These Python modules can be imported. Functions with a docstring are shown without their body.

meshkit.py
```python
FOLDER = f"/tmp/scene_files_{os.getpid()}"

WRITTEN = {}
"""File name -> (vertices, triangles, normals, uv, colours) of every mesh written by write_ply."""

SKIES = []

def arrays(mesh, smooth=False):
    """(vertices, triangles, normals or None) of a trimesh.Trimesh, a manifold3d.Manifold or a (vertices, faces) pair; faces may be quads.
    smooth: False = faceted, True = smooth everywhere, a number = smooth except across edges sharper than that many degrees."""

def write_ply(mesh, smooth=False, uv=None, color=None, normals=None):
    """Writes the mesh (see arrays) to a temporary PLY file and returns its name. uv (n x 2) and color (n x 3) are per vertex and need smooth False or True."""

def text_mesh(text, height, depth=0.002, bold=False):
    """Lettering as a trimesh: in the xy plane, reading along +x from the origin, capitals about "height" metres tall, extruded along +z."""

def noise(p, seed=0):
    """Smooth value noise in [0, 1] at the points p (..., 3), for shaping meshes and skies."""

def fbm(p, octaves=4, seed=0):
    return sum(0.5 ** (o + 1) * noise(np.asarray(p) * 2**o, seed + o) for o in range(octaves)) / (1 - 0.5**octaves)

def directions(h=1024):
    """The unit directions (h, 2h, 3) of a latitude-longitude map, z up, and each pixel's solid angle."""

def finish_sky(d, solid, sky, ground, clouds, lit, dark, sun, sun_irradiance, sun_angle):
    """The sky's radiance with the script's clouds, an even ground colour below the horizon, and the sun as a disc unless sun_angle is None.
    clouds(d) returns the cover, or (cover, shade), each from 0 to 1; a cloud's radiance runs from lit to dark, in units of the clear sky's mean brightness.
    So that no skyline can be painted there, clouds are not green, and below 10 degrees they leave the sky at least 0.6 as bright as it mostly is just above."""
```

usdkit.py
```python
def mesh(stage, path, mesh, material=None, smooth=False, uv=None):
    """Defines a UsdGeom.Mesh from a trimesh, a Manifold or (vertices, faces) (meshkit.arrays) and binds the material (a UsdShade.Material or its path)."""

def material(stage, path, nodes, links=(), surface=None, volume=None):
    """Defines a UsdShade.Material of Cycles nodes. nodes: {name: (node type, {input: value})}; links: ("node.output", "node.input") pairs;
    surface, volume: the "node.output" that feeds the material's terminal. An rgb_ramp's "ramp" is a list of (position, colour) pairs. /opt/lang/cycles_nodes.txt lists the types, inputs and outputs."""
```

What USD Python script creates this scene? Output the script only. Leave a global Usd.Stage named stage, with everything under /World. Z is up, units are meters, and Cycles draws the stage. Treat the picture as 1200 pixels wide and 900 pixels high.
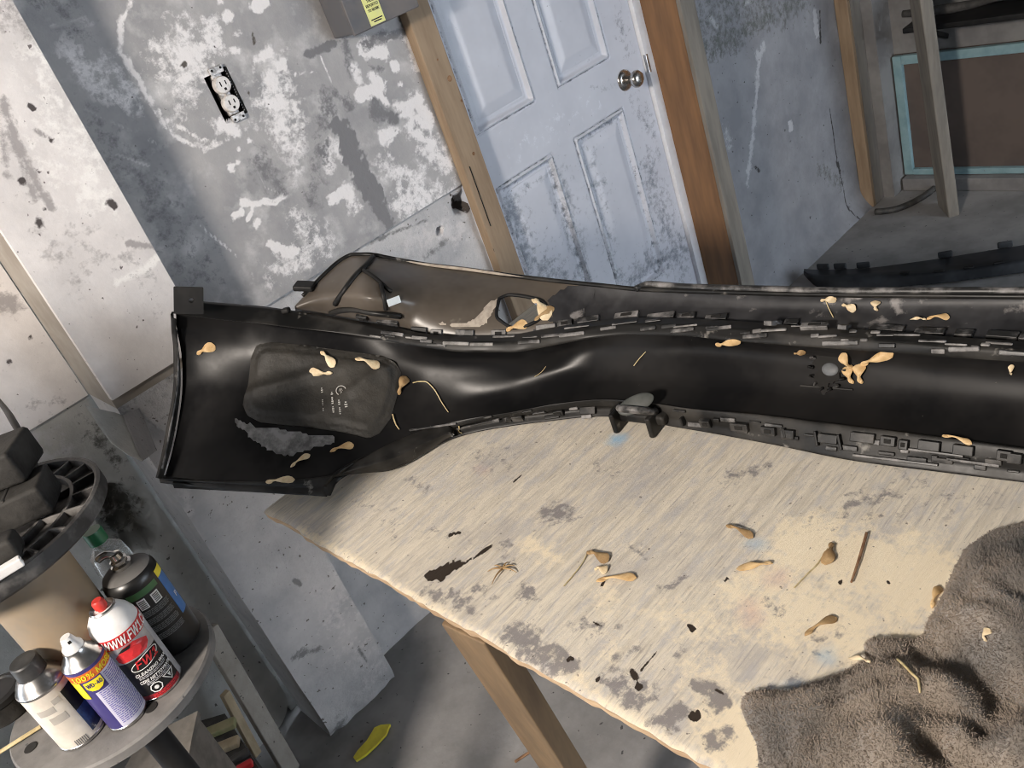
import math, numpy as np, trimesh, manifold3d as m3, usdkit, meshkit
from pxr import Usd, UsdGeom, UsdLux, Gf, Sdf, Vt, UsdShade
from scipy.interpolate import PchipInterpolator, RBFInterpolator
from shapely.geometry import Polygon, Point
from shapely import contains_xy
rng = np.random.default_rng(7)
stage = Usd.Stage.CreateInMemory()
UsdGeom.SetStageUpAxis(stage, UsdGeom.Tokens.z)
UsdGeom.SetStageMetersPerUnit(stage, 1.0)
UsdGeom.Xform.Define(stage, '/World'); UsdGeom.Scope.Define(stage, '/World/Looks')
# ---------------------------------------------------------------- camera
C = np.array([-1.45032, -1.97955, 1.75699]); FPX = 1033.14
YAW, PITCH, ROLL = 0.601833, 0.495688, -0.368480
_f = np.array([math.sin(YAW)*math.cos(PITCH), math.cos(YAW)*math.cos(PITCH), -math.sin(PITCH)])
_r = np.array([math.cos(YAW), -math.sin(YAW), 0]); _u = np.cross(_r, _f)
CF = _f; CR = math.cos(ROLL)*_r + math.sin(ROLL)*_u; CU = -math.sin(ROLL)*_r + math.cos(ROLL)*_u
cam = UsdGeom.Camera.Define(stage, '/World/camera')
M = np.eye(4); M[0, :3], M[1, :3], M[2, :3], M[3, :3] = CR, CU, -CF, C
cam.AddTransformOp().Set(Gf.Matrix4d(*map(float, M.ravel())))
cam.CreateHorizontalApertureAttr(36.0); cam.CreateVerticalApertureAttr(27.0)
cam.CreateFocalLengthAttr(FPX/1200*36.0); cam.CreateClippingRangeAttr(Gf.Vec2f(0.05, 100))
cam.CreateExposureAttr(0.0)
# ---------------------------------------------------------------- lights
dome = UsdLux.DomeLight.Define(stage, '/World/daylight'); dome.CreateIntensityAttr(2.15); dome.CreateColorAttr(Gf.Vec3f(0.80, 0.89, 1.0))
def rect_light(name, pos, target, w, h, inten, col):
    L = UsdLux.RectLight.Define(stage, '/World/'+name)
    p, t = np.array(pos, float), np.array(target, float); z = p-t; z /= np.linalg.norm(z)
    x = np.cross([0, 0, 1.0], z); x /= np.linalg.norm(x); y = np.cross(z, x)
    m = np.eye(4); m[0, :3], m[1, :3], m[2, :3], m[3, :3] = x, y, z, p
    L.AddTransformOp().Set(Gf.Matrix4d(*map(float, m.ravel())))
    L.CreateWidthAttr(w); L.CreateHeightAttr(h); L.CreateIntensityAttr(inten); L.CreateColorAttr(Gf.Vec3f(*col))
rect_light('work_lamp', (-3.35, -1.62, 2.5), (-0.7, -0.7, 0.9), 0.36, 0.36, 360, (1.0, 0.90, 0.80))

# ---------------------------------------------------------------- placing helpers (pixel of the photograph -> point on a known plane)
def ray(q): return CF + CR*(q[0]-600)/FPX - CU*(q[1]-450)/FPX
def onz(q, z): d = ray(q); return C + d*(z-C[2])/d[2]
def ony(q, y): d = ray(q); return C + d*(y-C[1])/d[1]
def onx(q, x): d = ray(q); return C + d*(x-C[0])/d[0]
def hit(q, tris):
    d = ray(q); a, b, c = tris[:, 0], tris[:, 1], tris[:, 2]; e1, e2 = b-a, c-a
    h = np.cross(d, e2); det = (e1*h).sum(1); det = np.where(np.abs(det) < 1e-14, 1e-14, det)
    s = C-a; uu = (s*h).sum(1)/det; qv = np.cross(s, e1); vv = (qv@d)/det; t = (e2*qv).sum(1)/det
    ok = (uu >= 0) & (vv >= 0) & (uu+vv <= 1) & (t > 0)
    if not ok.any(): return None
    i = np.where(ok)[0][np.argmin(t[ok])]; n = np.cross(e1[i], e2[i]); n /= np.linalg.norm(n)
    return C+d*t[i], (n if n@d < 0 else -n)

# ---------------------------------------------------------------- materials
def mat(name, c, c2=None, lo=.42, hi=.62, scale=8, detail=6, rough=.6, rough2=None, metal=0, bump=0, bscale=80, bdist=.002,
        spot=None, spot_scale=90, spot_at=.7, stretch=(1, 1, 1), spec=.5, coat=0, paint=None, transm=0, distortion=0, sheen=0, c3=None, lo3=.5, hi3=.7, scale3=30):
    N = {'tc': ('texture_coordinate', {}), 'mp': ('mapping', {'scale': stretch}), 'p': ('principled_bsdf', {'roughness': rough, 'metallic': metal, 'specular_ior_level': spec, 'coat_weight': coat, 'transmission_weight': transm, 'sheen_weight': sheen})}
    L = [('tc.object', 'mp.vector')]; c2 = c2 or tuple(x*.8 for x in c)
    N['n'] = ('noise_texture', {'scale': scale, 'detail': detail, 'roughness': .62, 'distortion': distortion}); L.append(('mp.vector', 'n.vector'))
    N['rp'] = ('rgb_ramp', {'ramp': [(0, c), (lo, c), (hi, c2), (1, c2)]}); L.append(('n.fac', 'rp.fac')); out = 'rp.color'
    if c3:
        N['n3'] = ('noise_texture', {'scale': scale3, 'detail': 5, 'roughness': .6}); L.append(('mp.vector', 'n3.vector'))
        N['r3'] = ('rgb_ramp', {'ramp': [(0, (0, 0, 0)), (lo3, (0, 0, 0)), (hi3, (1, 1, 1)), (1, (1, 1, 1))]}); L.append(('n3.fac', 'r3.fac'))
        N['m3'] = ('mix', {'color2': c3}); L += [('r3.color', 'm3.fac'), (out, 'm3.color1')]; out = 'm3.color'
    if paint:
        N['at'] = ('attribute', {'attribute': 'paint'}); N['sp'] = ('separate_color', {}); L.append(('at.color', 'sp.color'))
        N['pn'] = ('noise_texture', {'scale': 42, 'detail': 10, 'roughness': .74}); L.append(('mp.vector', 'pn.vector'))
        for k, ch in enumerate('rgb'):
            if paint[k] is None: continue
            # ragged edge: mask + noise, then thresholded
            N['a'+ch] = ('math', {'math_type': 'multiply_add', 'value2': 2.2}); L += [('pn.fac', 'a'+ch+'.value1'), ('sp.'+ch, 'a'+ch+'.value3')]
            N['q'+ch] = ('map_range', {'from_min': 1.42, 'from_max': 1.78, 'clamp': True}); L.append(('a'+ch+'.value', 'q'+ch+'.value'))
            N['x'+ch] = ('mix', {'color2': paint[k]}); L += [('q'+ch+'.result', 'x'+ch+'.fac'), (out, 'x'+ch+'.color1')]; out = 'x'+ch+'.color'
    if spot:
        N['sn'] = ('noise_texture', {'scale': spot_scale, 'detail': 2}); L.append(('mp.vector', 'sn.vector'))
        N['sr'] = ('rgb_ramp', {'ramp': [(0, (0, 0, 0)), (spot_at, (0, 0, 0)), (spot_at+.03, (1, 1, 1)), (1, (1, 1, 1))]}); L.append(('sn.fac', 'sr.fac'))
        N['sm'] = ('mix', {'color2': spot}); L += [('sr.color', 'sm.fac'), (out, 'sm.color1')]; out = 'sm.color'
    L.append((out, 'p.base_color'))
    if rough2 is not None:
        N['rr'] = ('map_range', {'from_min': lo, 'from_max': hi, 'to_min': rough, 'to_max': rough2, 'clamp': True}); L += [('n.fac', 'rr.value'), ('rr.result', 'p.roughness')]
    if bump:
        N['bn'] = ('noise_texture', {'scale': bscale, 'detail': 8, 'roughness': .65}); N['b'] = ('bump', {'strength': bump, 'distance': bdist})
        L += [('mp.vector', 'bn.vector'), ('bn.fac', 'b.height'), ('b.normal', 'p.normal')]
    return usdkit.material(stage, '/World/Looks/'+name, N, L, surface='p.BSDF')
K = {}
K['wall'] = mat('wall_plaster', (.30, .30, .31), (.44, .43, .43), .38, .66, 5, 9, .85, bump=.35, bscale=45, bdist=.004, spot=(.12, .11, .11), spot_scale=70, spot_at=.73, paint=((.80, .78, .78), (.20, .20, .21), (.10, .09, .08)), c3=(.60, .59, .59), lo3=.52, hi3=.72, scale3=11)
K['pilaster'] = mat('pilaster_plaster', (.74, .71, .70), (.60, .575, .57), .40, .64, 7, 9, .85, bump=.3, bscale=60, bdist=.003, spot=(.16, .14, .14), spot_scale=75, spot_at=.72, paint=((.84, .82, .80), (.36, .34, .34), (.07, .06, .06)))
K['foundation'] = mat('foundation_concrete', (.42, .42, .43), (.55, .54, .54), .38, .64, 9, 9, .9, bump=.6, bscale=50, bdist=.006, spot=(.16, .15, .14), spot_scale=85, spot_at=.69, paint=((.60, .58, .58), (.22, .22, .22), (.06, .05, .045)))
K['foundation_dark'] = mat('rough_concrete', (.34, .345, .33), (.44, .44, .42), .4, .62, 9, 9, .92, bump=.5, bscale=50, bdist=.005, spot=(.10, .10, .09), spot_scale=80, spot_at=.7, paint=((.46, .46, .47), (.12, .12, .11), (.05, .045, .04)))
K['sidebrown'] = mat('brown_side', (.27, .24, .205), (.36, .33, .29), .4, .62, 8, 8, .9, bump=.3)  # pilaster core sides, browner and darker than the plaster shell
K['rightwall'] = mat('right_plaster', (.22, .225, .245), (.30, .305, .325), .38, .64, 6, 9, .85, bump=.4, bscale=40, bdist=.004, spot=(.08, .08, .08), spot_scale=60, spot_at=.70, paint=((.46, .465, .49), (.13, .135, .13), (.04, .04, .04)))
K['darkwall'] = mat('dark_plaster', (.17, .165, .165), (.24, .235, .23), .4, .62, 6, 8, .9, bump=.4, bscale=40, bdist=.004)
K['floor'] = mat('floor_concrete', (.215, .212, .21), (.31, .303, .30), .38, .62, 5, 9, .8, bump=.3, bscale=60, bdist=.003, spot=(.08, .08, .08), spot_scale=60, spot_at=.70, spec=.25)
K['ceiling'] = mat('ceiling_grey', (.13, .13, .13), (.09, .09, .09), scale=3, rough=.9)
K['door'] = mat('door_paint', (.56, .58, .64), (.50, .52, .58), .4, .65, 5, 8, .42, bump=.06, bscale=200, spot=(.16, .17, .19), spot_scale=110, spot_at=.74, paint=((.72, .75, .82), (.24, .26, .30), (.13, .14, .16)))
K['doordirt'] = mat('door_recess_dirt', (.30, .33, .39), (.44, .48, .56), .4, .62, 14, 8, .55, bump=.06, bscale=200)
K['jamb'] = mat('jamb_white', (.78, .80, .84), (.70, .72, .76), scale=12, rough=.5)
K['stud'] = mat('stud_wood', (.235, .165, .105), (.34, .25, .165), .36, .66, 5, 8, .75, stretch=(6, 6, .8), bump=.25, bscale=30, bdist=.002, spot=(.09, .06, .04), spot_scale=16, spot_at=.76)
K['post'] = mat('post_wood', (.245, .13, .06), (.17, .092, .046), .38, .62, 5, 8, .7, stretch=(6, 6, .7), bump=.25, bscale=30, bdist=.002, spot=(.08, .05, .03), spot_scale=14, spot_at=.76)
K['legwood'] = mat('leg_wood', (.215, .145, .08), (.15, .10, .058), .38, .62, 5, 8, .75, stretch=(6, 6, .8), bump=.25, bscale=30, bdist=.002)
K['greywood'] = mat('grey_wood', (.15, .138, .12), (.22, .20, .17), .38, .62, 5, 8, .85, stretch=(6, 6, .8), bump=.3, bscale=30, bdist=.002)
K['darkstud'] = mat('dark_stud', (.15, .14, .125), (.21, .19, .165), .38, .62, 5, 8, .85, stretch=(6, 6, .8), bump=.3, bscale=30, bdist=.002)
K['clipdark'] = mat('clip_dark', (.012, .012, .012), (.09, .085, .08), .48, .68, 25, 8, .45, .6, spec=.35)
K['dustwood'] = mat('dusty_board', (.38, .355, .32), (.28, .255, .22), .38, .62, 9, 8, .9, bump=.4, bscale=60, bdist=.003, spot=(.10, .09, .08), spot_scale=70, spot_at=.69)
K['tanwood'] = mat('tan_scrap', (.50, .41, .28), (.36, .29, .19), .38, .62, 9, 8, .85, stretch=(3, 3, 1), bump=.3, bscale=60)
K['steel'] = mat('knob_steel', (.60, .58, .55), (.40, .38, .36), scale=40, rough=.18, rough2=.35, metal=1)
K['boxgrey'] = mat('panel_grey', (.10, .102, .112), (.17, .15, .14), .42, .66, 6, 8, .6, bump=.1, bscale=100)
K['yellow'] = mat('sticker_yellow', (.80, .80, .28), (.74, .74, .34), scale=30, rough=.5)
K['black'] = mat('matt_black', (.009, .009, .0095), (.018, .0175, .017), scale=20, rough=.5, spec=.25)
K['hole'] = mat('hole_dark', (.012, .011, .010), scale=30, rough=.95)
K['outlet'] = mat('outlet_face', (.72, .70, .68), (.45, .43, .42), .5, .68, 60, 8, .5)
K['strap'] = mat('outlet_strap', (.62, .60, .59), (.25, .24, .23), .45, .6, 90, 8, .5, metal=.3)
K['plastic'] = mat('bumper_plastic', (.007, .007, .0075), (.016, .015, .0145), .42, .68, 6, 8, .30, .46, spec=.15, bump=.05, bscale=260, bdist=.001, spot=(.30, .28, .25), spot_scale=190, spot_at=.79)
K['plasticdust'] = mat('bumper_dusty', (.010, .0098, .0095), (.045, .042, .038), .46, .72, 11, 9, .38, .62, spec=.25, bump=.12, bscale=200, bdist=.001, c3=(.18, .17, .155), lo3=.64, hi3=.72, scale3=26)
K['plate'] = mat('bumper_plate', (.075, .063, .052), (.125, .105, .085), .4, .7, 4, 5, .30, .42, c3=(.30, .27, .23), lo3=.68, hi3=.78, scale3=7)  # black plate; warm reflection of wood put into the brown, with some dust
K['clip'] = mat('bumper_clip', (.02, .02, .02), (.26, .25, .245), .46, .66, 22, 8, .4, .6)
K['upper'] = mat('upper_scuffed', (.022, .022, .024), (.055, .055, .058), .42, .66, 9, 9, .42, .6, spec=.3, c3=(.20, .19, .185), lo3=.60, hi3=.66, scale3=15)
K['scale'] = mat('pale_scale', (.30, .29, .28), (.12, .115, .11), .42, .6, 40, 8, .6)
K['dust'] = mat('dust_patch', (.27, .262, .255), (.10, .098, .095), .4, .62, 45, 9, .8, bump=.3, bscale=150)
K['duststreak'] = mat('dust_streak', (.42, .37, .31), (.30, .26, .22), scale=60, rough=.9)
K['pad'] = mat('foam_pad', (.013, .012, .010), (.032, .028, .022), .38, .66, 8, 8, .55, .7, bump=.35, bscale=35, bdist=.006)
K['print'] = mat('pad_print', (.50, .49, .46), (.36, .35, .33), scale=60, rough=.6)
K['silver'] = mat('glint_grey', (.16, .17, .18), (.10, .105, .11), scale=20, rough=.5, spec=.3)
K['tongue'] = mat('tongue_rubber', (.05, .055, .052), (.09, .095, .09), scale=15, rough=.5, spec=.3)
K['white'] = mat('white_sticker', (.80, .86, .88), (.74, .80, .82), scale=20, rough=.5)
K['seed'] = mat('seed_wing', (.66, .47, .25), (.50, .31, .13), .4, .66, 60, 6, .6, bump=.3, bscale=300)
K['seedpale'] = mat('seed_wing_pale', (.74, .62, .42), (.60, .44, .25), .4, .66, 60, 6, .6, bump=.3, bscale=300)
K['seeddark'] = mat('seed_dark', (.26, .16, .07), (.40, .27, .13), .4, .66, 60, 6, .7, bump=.3, bscale=300)
K['straw'] = mat('straw', (.62, .52, .30), (.46, .36, .18), scale=80, rough=.6)
K['twig'] = mat('twig', (.17, .085, .04), (.30, .17, .09), scale=60, rough=.8)
K['towel'] = mat('towel_cloth', (.29, .245, .20), (.20, .175, .15), .4, .64, 9, 6, .95, bump=.9, bscale=420, bdist=.003, sheen=.4, c3=(.11, .108, .105), lo3=.5, hi3=.7, scale3=6, spec=.1)
K['pile'] = mat('towel_pile', (.33, .275, .225), (.22, .19, .165), .4, .64, 9, 6, .95, spec=.1, c3=(.16, .15, .14), lo3=.5, hi3=.68, scale3=8)
K['valance'] = mat('valance_black', (.016, .018, .021), (.04, .043, .048), scale=9, rough=.45, spec=.35)
K['hose'] = mat('black_hose', (.03, .03, .03), (.07, .066, .06), scale=25, rough=.6)
K['teal'] = mat('teal_paint', (.25, .38, .41), (.18, .30, .33), .4, .64, 14, 8, .6, spot=(.16, .16, .15), spot_scale=60, spot_at=.72)
K['brownboard'] = mat('brown_board', (.115, .088, .075), (.085, .066, .058), scale=5, rough=.7)
K['ring'] = mat('dusty_black', (.022, .021, .021), (.20, .19, .18), .46, .68, 14, 9, .55, .85, bump=.2, bscale=100)
K['block'] = mat('dusty_block', (.010, .0095, .009), (.05, .047, .043), .46, .70, 12, 9, .6, .8, spec=.25, bump=.4, bscale=90, bdist=.003)
K['lowring'] = mat('tray_grey', (.12, .115, .11), (.22, .21, .20), .4, .62, 10, 9, .8, bump=.3, bscale=80, spot=(.08, .08, .08), spot_scale=60, spot_at=.7)
K['core'] = mat('cardboard_core', (.30, .215, .13), (.20, .175, .14), .42, .66, 5, 8, .8, bump=.15, bscale=60)
K['strip'] = mat('yellow_foam', (.78, .68, .06), (.64, .55, .05), scale=20, rough=.6)
for n, c, c2, ro, me in (('can_white', (.80, .79, .78), None, .3, 0), ('can_red', (.60, .03, .035), None, .3, 0), ('can_black', (.012, .012, .013), None, .3, 0), ('can_silver', (.48, .48, .50), (.36, .36, .38), .35, .6),
        ('can_grey', (.42, .42, .44), None, .4, 0), ('can_maroon', (.20, .02, .03), None, .35, 0), ('metal', (.58, .57, .56), (.40, .39, .38), .28, 1), ('wd_blue', (.05, .042, .17), (.06, .05, .19), .3, 0), ('wd_yellow', (.85, .70, .03), None, .35, 0),
        ('wd_orange', (.72, .16, .03), None, .35, 0), ('wd_text', (.56, .55, .68), (.64, .63, .74), .4, 0), ('print_blue', (.16, .15, .40), None, .4, 0), ('beige', (.58, .53, .46), (.66, .61, .54), .45, 0), ('label_grey', (.42, .39, .35), None, .5, 0), ('label_blue', (.035, .08, .22), (.02, .03, .06), .4, 0),
        ('cap_black', (.022, .022, .022), (.05, .05, .05), .5, 0), ('blue', (.03, .15, .42), None, .4, 0), ('green', (.05, .14, .05), None, .45, 0), ('capgreen', (.02, .14, .06), None, .4, 0), ('bottle_black', (.008, .008, .008), (.016, .016, .0155), .34, 0), ('text_grey', (.16, .16, .16), None, .5, 0), ('red_cap', (.62, .05, .04), None, .4, 0), ('junk', (.03, .028, .026), (.06, .056, .052), .7, 0), ('boxtop', (.22, .20, .175), (.16, .145, .125), .8, 0), ('greenish', (.24, .26, .12), (.34, .30, .17), .7, 0), ('chrome', (.75, .74, .72), (.5, .48, .45), .12, 1)):
    K[n] = mat(n, c, c2 or tuple(x*.88 for x in c), scale=30, rough=ro, metal=me)
K['clear'] = mat('clear_plastic', (.80, .83, .82), scale=10, rough=.12, transm=.85)

# table top material: plywood grain + paint wear masks
K['ply'] = usdkit.material(stage, '/World/Looks/plywood', {
    'sk': ('noise_texture', {'scale': 130, 'detail': 3}), 'sr': ('rgb_ramp', {'ramp': [(0, (0, 0, 0)), (.69, (0, 0, 0)), (.73, (.8, .8, .8)), (1, (1, 1, 1))]}), 'xs': ('mix', {'color2': (.13, .11, .095)}), 'bl': ('noise_texture', {'scale': 7, 'detail': 8, 'roughness': .7}), 'br': ('rgb_ramp', {'ramp': [(0, (0, 0, 0)), (.5, (0, 0, 0)), (.68, (.55, .55, .55)), (1, (.55, .55, .55))]}), 'xl': ('mix', {'color2': (.36, .345, .35)}),
    'tc': ('texture_coordinate', {}), 'mp': ('mapping', {'scale': (1.6, 22, 1)}), 'mq': ('mapping', {'scale': (3.0, 60, 1)}), 'mr': ('mapping', {'scale': (3.0, 9, 1)}),
    'g': ('noise_texture', {'scale': 5, 'detail': 9, 'roughness': .66, 'distortion': .4}), 'g2': ('noise_texture', {'scale': 6, 'detail': 6, 'roughness': .7}), 'w': ('noise_texture', {'scale': 5, 'detail': 9, 'roughness': .7}),
    'gr': ('rgb_ramp', {'ramp': [(0, (.44, .39, .31)), (.36, (.56, .505, .415)), (.5, (.67, .61, .51)), (.66, (.74, .67, .55)), (1, (.76, .69, .56))]}),
    'fr': ('rgb_ramp', {'ramp': [(0, (1, 1, 1)), (.32, (1, 1, 1)), (.47, (0, 0, 0)), (1, (0, 0, 0))]}), 'fm': ('mix', {'color2': (.40, .365, .32)}),
    'wr': ('rgb_ramp', {'ramp': [(0, (0, 0, 0)), (.50, (0, 0, 0)), (.62, (.75, .75, .75)), (1, (1, 1, 1))]}), 'wm': ('mix', {'color2': (.50, .48, .465)}),
    'at': ('attribute', {'attribute': 'paint'}), 'sp': ('separate_color', {}), 'pn': ('noise_texture', {'scale': 60, 'detail': 9, 'roughness': .72}), 'pg': ('noise_texture', {'scale': 5, 'detail': 8, 'roughness': .7}),
    'ar': ('math', {'math_type': 'multiply_add', 'value2': 2.0}), 'qr': ('map_range', {'from_min': 1.3, 'from_max': 1.75, 'to_max': .85, 'clamp': True}), 'xr': ('mix', {'color2': (.85, .74, .55)}),
    'ag': ('math', {'math_type': 'multiply_add', 'value2': 2.2}), 'qg': ('map_range', {'from_min': 1.52, 'from_max': 1.82, 'to_max': .92, 'clamp': True}), 'xg': ('mix', {'color2': (.23, .215, .215)}),
    'ab': ('math', {'math_type': 'multiply_add', 'value2': 1.2}), 'qb': ('map_range', {'from_min': 1.05, 'from_max': 1.2, 'clamp': True}), 'xb': ('mix', {'color2': (.035, .025, .018)}),
    'at2': ('attribute', {'attribute': 'tint'}), 'xc': ('mix', {'color2': (.22, .48, .72)}), 'st': ('separate_color', {}), 'xd': ('mix', {'color2': (.62, .36, .32)}),
    'bn': ('bump', {'strength': .45, 'distance': .003}), 'p': ('principled_bsdf', {'roughness': .72, 'specular_ior_level': .3})},
    [('tc.object', 'mp.vector'), ('tc.object', 'mq.vector'), ('tc.object', 'mr.vector'), ('mp.vector', 'g.vector'), ('mq.vector', 'g2.vector'), ('mr.vector', 'w.vector'), ('g.fac', 'gr.fac'), ('g2.fac', 'fr.fac'), ('fr.color', 'fm.fac'), ('gr.color', 'fm.color1'),
     ('w.fac', 'wr.fac'), ('wr.color', 'wm.fac'), ('fm.color', 'wm.color1'), ('at.color', 'sp.color'), ('tc.object', 'pn.vector'),
     ('pn.fac', 'ar.value1'), ('sp.r', 'ar.value3'), ('ar.value', 'qr.value'), ('qr.result', 'xr.fac'), ('tc.object', 'bl.vector'), ('bl.fac', 'br.fac'), ('br.color', 'xl.fac'), ('wm.color', 'xl.color1'), ('xl.color', 'xr.color1'),
     ('pn.fac', 'ag.value1'), ('sp.g', 'ag.value3'), ('ag.value', 'qg.value'), ('qg.result', 'xg.fac'), ('xr.color', 'xg.color1'),
     ('pn.fac', 'ab.value1'), ('sp.b', 'ab.value3'), ('ab.value', 'qb.value'), ('qb.result', 'xb.fac'), ('xg.color', 'xb.color1'),
     ('at2.color', 'st.color'), ('st.b', 'xc.fac'), ('xb.color', 'xc.color1'), ('st.r', 'xd.fac'), ('xc.color', 'xd.color1'), ('tc.object', 'sk.vector'), ('sk.fac', 'sr.fac'), ('sr.color', 'xs.fac'), ('xd.color', 'xs.color1'), ('xs.color', 'p.base_color'), ('g2.fac', 'bn.height'), ('bn.normal', 'p.normal')], surface='p.BSDF')
K['plyedge'] = mat('plywood_edge', (.56, .40, .25), (.38, .26, .16), .4, .62, 9, 8, .8, stretch=(1, 1, 9), bump=.4, bscale=40, bdist=.004)

# ---------------------------------------------------------------- object helpers
used = {}; base_of = {}
def numbered(parent, name):
    k = (parent, name); n = used.get(k, 0); used[k] = n+1
    return name if n == 0 else '%s_%03d' % (name, n)
def tag(prim, label=None, cat=None, group=None, kind=None):
    for k, v in (('label', label), ('category', cat), ('group', group), ('kind', kind)):
        if v: prim.SetCustomDataByKey(k, v)
def thing(name, label, cat, base=(0, 0, 0), group=None, kind=None):
    path = '/World/'+numbered('/World', name)
    x = UsdGeom.Xform.Define(stage, path); x.AddTranslateOp().Set(Gf.Vec3d(*map(float, base))); base_of[path] = np.array(base, float)
    tag(x.GetPrim(), label, cat, group, kind); return path
def fix(mesh):
    if hasattr(mesh, 'to_mesh'):
        mm = mesh.to_mesh(); mesh = trimesh.Trimesh(mm.vert_properties[:, :3], mm.tri_verts, process=False)
    if isinstance(mesh, (list,)): mesh = trimesh.util.concatenate([fix(x) for x in mesh])
    return mesh
def obj(name, mesh, m, parent='/World', smooth=False, label=None, paint=None, tint=None, kind=None, cat=None, group=None):
    mesh = fix(mesh)
    mesh = trimesh.Trimesh(np.array(mesh.vertices), np.array(mesh.faces), process=False)
    if paint is not None and len(paint) < len(mesh.vertices): paint = np.vstack([paint, np.zeros((len(mesh.vertices)-len(paint), 3))])
    keep = np.zeros(len(mesh.vertices), bool); keep[mesh.faces.ravel()] = True
    if not keep.all():
        ix = np.cumsum(keep)-1; mesh = trimesh.Trimesh(mesh.vertices[keep], ix[mesh.faces], process=False)
        paint = paint[keep] if paint is not None else None; tint = tint[keep] if tint is not None else None
    root = '/'.join(parent.split('/')[:3])
    b = base_of.get(root)
    if b is None and parent == '/World': b = np.zeros(3)
    mesh.vertices = mesh.vertices - b
    path = parent+'/'+numbered(parent, name)
    g = usdkit.mesh(stage, path, mesh, K[m], smooth=smooth)
    pv = UsdGeom.PrimvarsAPI(g)
    if paint is not None: pv.CreatePrimvar('paint', Sdf.ValueTypeNames.Color3fArray, 'vertex').Set(Vt.Vec3fArray.FromNumpy(paint.astype(np.float32)))
    if tint is not None: pv.CreatePrimvar('tint', Sdf.ValueTypeNames.Color3fArray, 'vertex').Set(Vt.Vec3fArray.FromNumpy(tint.astype(np.float32)))
    tag(g.GetPrim(), label, cat, group, kind); return path
def box(a, b):
    a, b = np.array(a, float), np.array(b, float); t = trimesh.creation.box(np.abs(b-a)); t.apply_translation((a+b)/2); return t
def rbox(size, r=.003, R=None, at=(0, 0, 0), seg=8):
    s = np.array(size, float)/2-r; pts = []
    sp = m3.Manifold.sphere(r, seg)
    h = m3.Manifold.batch_hull([sp.translate((sx*s[0], sy*s[1], sz*s[2])) for sx in (-1, 1) for sy in (-1, 1) for sz in (-1, 1)])
    t = fix(h)
    if R is not None: t.vertices = t.vertices@np.array(R)       # rows of R: the box's axes
    t.apply_translation(at); return t
def frame(d, up=(0, 0, 1)):
    x = np.array(d, float); x /= np.linalg.norm(x); y = np.cross(up, x); y /= np.linalg.norm(y); return np.array([x, y, np.cross(x, y)])
def bar(a, b, w, h, r=.002, up=(0, 0, 1)):
    a, b = np.array(a, float), np.array(b, float); return rbox((np.linalg.norm(b-a), w, h), r, frame(b-a, up), (a+b)/2)
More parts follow.
